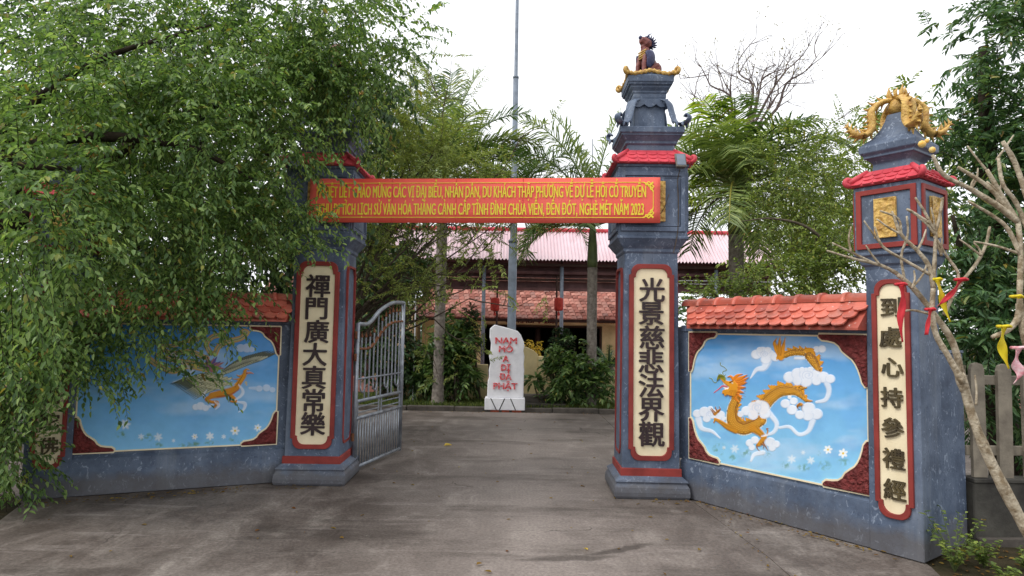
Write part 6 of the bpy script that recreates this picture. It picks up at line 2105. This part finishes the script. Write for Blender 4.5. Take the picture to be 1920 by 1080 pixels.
# ------------------------------------------------------------------ frangipani with ribbons, right foreground
def frangipani():
    loc = (3.708, 4.405, 0.000)
    t = thing('frangipani_tree', 'bare frangipani with knobbly pale branches in the right foreground', 'tree', loc)
    o = Vector(loc)
    def limb(wp, r, name='branch'):
        pts = [Vector(p) - o for p in wp]
        n = len(pts)
        rad = [(r[0] + (r[1] - r[0]) * i / (n - 1)) * .62 for i in range(n)]
        q = catmull([tuple(p) + (k,) for p, k in zip(pts, rad)], 5)
        rr = random.Random(int(wp[0][0] * 900 + wp[-1][2] * 700))
        rad = [p[3] * (1 + rr.uniform(-.08, .10)) for p in q]
        rad[-1] *= .8
        MB().tube([p[:3] for p in q], rad, 9).build(name, 'frangipani', t, smooth=True)
    limb([(3.004, 3.500, 0.360), (2.803, 3.500, 0.689), (2.682, 3.500, 0.911), (2.570, 3.500, 1.149), (2.495, 3.500, 1.361), (2.444, 3.500, 1.590)], (0.0554, 0.0321), 'trunk')
    limb([(2.452, 3.500, 1.561), (2.405, 3.500, 1.734), (2.313, 3.500, 1.878), (2.199, 3.500, 2.022), (2.108, 3.500, 2.102)], (0.0292, 0.0190), 'branch')
    limb([(2.113, 3.500, 2.100), (2.021, 3.500, 2.145), (1.875, 3.500, 2.178), (1.729, 3.500, 2.220)], (0.0175, 0.0082), 'branch')
    limb([(1.991, 3.500, 2.153), (1.864, 3.500, 2.213), (1.759, 3.500, 2.264)], (0.0117, 0.0073), 'branch')
    limb([(2.424, 3.450, 1.507), (2.348, 3.450, 1.654), (2.288, 3.450, 1.761), (2.268, 3.450, 1.876), (2.278, 3.450, 2.034)], (0.0259, 0.0201), 'branch')
    limb([(2.278, 3.450, 2.020), (2.258, 3.450, 2.135), (2.196, 3.450, 2.222), (2.111, 3.450, 2.308), (2.062, 3.450, 2.436)], (0.0216, 0.0115), 'branch')
    limb([(2.262, 3.450, 2.092), (2.137, 3.450, 2.162), (2.008, 3.450, 2.242), (1.967, 3.450, 2.349)], (0.0144, 0.0086), 'branch')
    limb([(2.278, 3.450, 2.049), (2.292, 3.450, 2.223), (2.292, 3.450, 2.340), (2.207, 3.450, 2.412), (2.144, 3.450, 2.449)], (0.0173, 0.0115), 'branch')
    limb([(2.294, 3.450, 2.311), (2.323, 3.450, 2.414), (2.343, 3.450, 2.517)], (0.0129, 0.0115), 'branch')
    limb([(2.292, 3.450, 2.334), (2.245, 3.450, 2.427), (2.192, 3.450, 2.514)], (0.0129, 0.0101), 'branch')
    limb([(2.305, 3.450, 2.282), (2.355, 3.450, 2.195), (2.410, 3.450, 2.115), (2.417, 3.450, 2.051)], (0.0115, 0.0115), 'branch')
    limb([(2.365, 3.500, 1.878), (2.442, 3.500, 2.026), (2.549, 3.500, 2.160), (2.605, 3.500, 2.265), (2.632, 3.500, 2.369)], (0.0160, 0.0117), 'branch')
    limb([(2.154, 3.500, 2.065), (2.139, 3.500, 2.197), (2.177, 3.500, 2.316), (2.174, 3.500, 2.420)], (0.0117, 0.0088), 'branch')
    limb([(2.111, 3.450, 2.308), (2.096, 3.450, 2.395), (1.998, 3.450, 2.437)], (0.0115, 0.0086), 'branch')
    limb([(2.301, 3.500, 1.877), (2.205, 3.500, 1.899), (2.147, 3.500, 1.895)], (0.0117, 0.0088), 'branch')
    limb([(2.444, 3.500, 1.590), (2.429, 3.500, 1.561), (2.458, 3.500, 1.461)], (0.0233, 0.0262), 'branch')
    limb([(2.817, 3.300, 1.418), (2.688, 3.300, 1.606), (2.635, 3.300, 1.796), (2.624, 3.300, 1.961), (2.637, 3.300, 2.183), (2.628, 3.300, 2.378)], (0.0302, 0.0192), 'limb')
    limb([(2.627, 3.300, 2.364), (2.530, 3.300, 2.441), (2.388, 3.300, 2.529), (2.250, 3.300, 2.602), (2.192, 3.300, 2.709)], (0.0261, 0.0137), 'branch')
    limb([(2.637, 3.300, 2.183), (2.576, 3.300, 2.321), (2.500, 3.300, 2.390), (2.372, 3.300, 2.466)], (0.0192, 0.0110), 'branch')
    limb([(2.627, 3.300, 2.196), (2.517, 3.300, 2.231), (2.396, 3.300, 2.254)], (0.0110, 0.0083), 'branch')
    limb([(2.704, 3.300, 2.407), (2.629, 3.300, 2.660), (2.563, 3.300, 2.787)], (0.0220, 0.0179), 'branch')
    limb([(2.686, 3.300, 2.295), (2.622, 3.300, 2.462), (2.556, 3.300, 2.560), (2.538, 3.300, 2.698)], (0.0192, 0.0137), 'branch')
    limb([(2.627, 3.300, 2.364), (2.553, 3.300, 2.489), (2.475, 3.300, 2.635)], (0.0220, 0.0165), 'branch')
    limb([(2.606, 3.300, 2.392), (2.485, 3.300, 2.539), (2.324, 3.300, 2.646)], (0.0192, 0.0137), 'branch')
    limb([(2.592, 3.300, 2.406), (2.527, 3.300, 2.517), (2.473, 3.300, 2.572)], (0.0110, 0.0083), 'branch')
    limb([(2.623, 3.300, 1.933), (2.609, 3.300, 1.856), (2.552, 3.300, 1.794), (2.474, 3.300, 1.760)], (0.0275, 0.0192), 'branch')
    limb([(2.652, 3.300, 1.741), (2.696, 3.300, 1.824), (2.753, 3.300, 1.880)], (0.0247, 0.0192), 'branch')
    limb([(1.992, 3.450, 2.139), (1.951, 3.450, 2.192), (1.917, 3.450, 2.245)], (0.0104, 0.0069), 'branch')
    limb([(1.837, 3.450, 2.206), (1.825, 3.450, 2.276), (1.839, 3.450, 2.347)], (0.0104, 0.0069), 'branch')
    limb([(2.111, 3.450, 2.308), (2.038, 3.450, 2.349), (1.979, 3.450, 2.391)], (0.0104, 0.0069), 'branch')
    limb([(2.008, 3.450, 2.242), (1.958, 3.450, 2.311), (1.909, 3.450, 2.381)], (0.0104, 0.0069), 'branch')
    limb([(2.196, 3.450, 2.222), (2.226, 3.450, 2.280), (2.247, 3.450, 2.339)], (0.0104, 0.0069), 'branch')
    limb([(2.294, 3.450, 2.311), (2.257, 3.450, 2.361), (2.199, 3.450, 2.410)], (0.0104, 0.0069), 'branch')
    limb([(2.294, 3.450, 2.311), (2.291, 3.450, 2.386), (2.277, 3.450, 2.461)], (0.0104, 0.0069), 'branch')
    limb([(2.469, 3.350, 2.186), (2.415, 3.350, 2.229), (2.355, 3.350, 2.273)], (0.0100, 0.0067), 'branch')
    limb([(2.469, 3.350, 2.186), (2.460, 3.350, 2.221), (2.431, 3.350, 2.256)], (0.0100, 0.0067), 'branch')
    limb([(2.562, 3.350, 2.451), (2.559, 3.350, 2.522), (2.535, 3.350, 2.593)], (0.0100, 0.0067), 'branch')
    limb([(2.562, 3.350, 2.451), (2.577, 3.350, 2.532), (2.598, 3.350, 2.614)], (0.0100, 0.0067), 'branch')
    limb([(2.424, 3.350, 2.540), (2.457, 3.350, 2.598), (2.466, 3.350, 2.656)], (0.0100, 0.0067), 'branch')
    limb([(2.424, 3.350, 2.540), (2.434, 3.350, 2.580), (2.466, 3.350, 2.621)], (0.0100, 0.0067), 'branch')
    limb([(2.512, 3.350, 2.642), (2.461, 3.350, 2.709), (2.413, 3.350, 2.775)], (0.0100, 0.0067), 'branch')
    limb([(2.326, 3.450, 2.195), (2.329, 3.450, 2.250), (2.333, 3.450, 2.304)], (0.0104, 0.0069), 'branch')
    limb([(2.326, 3.450, 2.195), (2.309, 3.450, 2.248), (2.287, 3.450, 2.301)], (0.0104, 0.0069), 'branch')
    limb([(2.417, 3.350, 1.406), (2.422, 3.350, 1.484), (2.416, 3.350, 1.562)], (0.0100, 0.0067), 'branch')
    limb([(2.162, 3.450, 2.018), (2.220, 3.450, 2.087), (2.249, 3.450, 2.156)], (0.0104, 0.0069), 'branch')
    limb([(2.162, 3.450, 2.018), (2.179, 3.450, 2.066), (2.175, 3.450, 2.114)], (0.0104, 0.0069), 'branch')
    limb([(2.565, 3.350, 2.701), (2.615, 3.350, 2.769), (2.662, 3.350, 2.838)], (0.0100, 0.0067), 'branch')
    b = MB()
    for c, r in (((2.133, 3.290, 2.762), .020), ((2.192, 3.300, 2.735), .017), ((2.172, 3.310, 2.786), .012)):
        c = Vector(c) - o
        b.lathe([(.001, c.z - r), (r * .8, c.z - r * .6), (r, c.z), (r * .7, c.z + r * .7), (.001, c.z + r)], 9, c.x, c.y)
    b.build('flower_bud', 'petal', t, smooth=True)
frangipani()

def ribbon(name, mat, lab, pts, w, grp, tie=True):
    pts = [Vector(p) for p in pts]
    o = pts[0]
    t = thing(name, lab, 'ribbon', tuple(o), 0, grp)
    q = catmull([tuple(p - o) for p in pts], 5)
    vs, fs = [], []
    n = len(q)
    for i, p in enumerate(q):
        a = .5 * math.sin(i * .55) + .2
        ww = w * (.55 + .45 * math.sin(math.pi * min(1, i / n + .25)))
        d = Vector((math.cos(a), math.sin(a), .15)) * ww / 2
        for s in (-1, -.3, .4, 1):
            vs.append(tuple(Vector(p) + d * s + Vector((0, .006 * (1 - s * s), 0))))
    for i in range(n - 1):
        for k in range(3):
            fs.append((i * 4 + k, i * 4 + k + 1, i * 4 + k + 5, i * 4 + k + 4))
    ob = MB().add(vs, fs).build('strip', mat, t, smooth=True)
    m = ob.modifiers.new('thick', 'SOLIDIFY'); m.thickness = .0015
    if tie:
        MB().tube([(-w * .5, -.01, 0), (0, -.024, .004), (w * .5, -.01, .0), (w * .5, .02, 0), (-w * .5, .02, 0), (-w * .5, -.01, 0)], .008, 6, .8).build('knot', mat, t, smooth=True)
ribbon('ribbon', 'ribbon_red', 'red ribbon tied low on a thin branch, hanging over the right end pillar board', [(2.117, 3.470, 2.039), (2.124, 3.470, 1.946), (2.107, 3.470, 1.844), (2.116, 3.470, 1.724)], 0.045, 'red ribbons tied on the frangipani')
ribbon('ribbon', 'ribbon_red', 'red ribbon twisting between two branches, just right of the dark pillar side', [(2.411, 3.420, 2.066), (2.366, 3.420, 2.005), (2.313, 3.420, 1.947), (2.278, 3.420, 1.921)], 0.050, 'red ribbons tied on the frangipani')
ribbon('ribbon', 'ribbon_red', 'short pointed red ribbon end under the crossing branches beside the dark pillar side', [(2.241, 3.420, 1.903), (2.228, 3.420, 1.846), (2.214, 3.420, 1.766)], 0.035, 'red ribbons tied on the frangipani')
ribbon('ribbon', 'ribbon_yellow', 'yellow ribbon hanging beside the red one on the middle branches', [(2.292, 3.440, 2.066), (2.313, 3.440, 1.991), (2.326, 3.440, 1.919), (2.358, 3.440, 1.837)], 0.040, 'yellow ribbons tied on the frangipani')
ribbon('ribbon', 'ribbon_yellow', 'bright yellow ribbon hanging from the thick stub near the right edge', [(2.511, 3.260, 1.815), (2.492, 3.260, 1.739), (2.501, 3.260, 1.672), (2.525, 3.260, 1.600)], 0.050, 'yellow ribbons tied on the frangipani')
ribbon('ribbon', 'ribbon_yellow', 'yellow ribbon wound round the thick upright limb at the right edge', [(2.579, 3.260, 1.969), (2.592, 3.260, 1.958), (2.609, 3.260, 1.969)], 0.040, 'yellow ribbons tied on the frangipani')
ribbon('ribbon', 'ribbon_pink', 'pink and white knotted ribbon at the right edge before the pickets', [(2.583, 3.260, 1.708), (2.559, 3.260, 1.633), (2.584, 3.260, 1.579), (2.550, 3.260, 1.530)], 0.060, None)
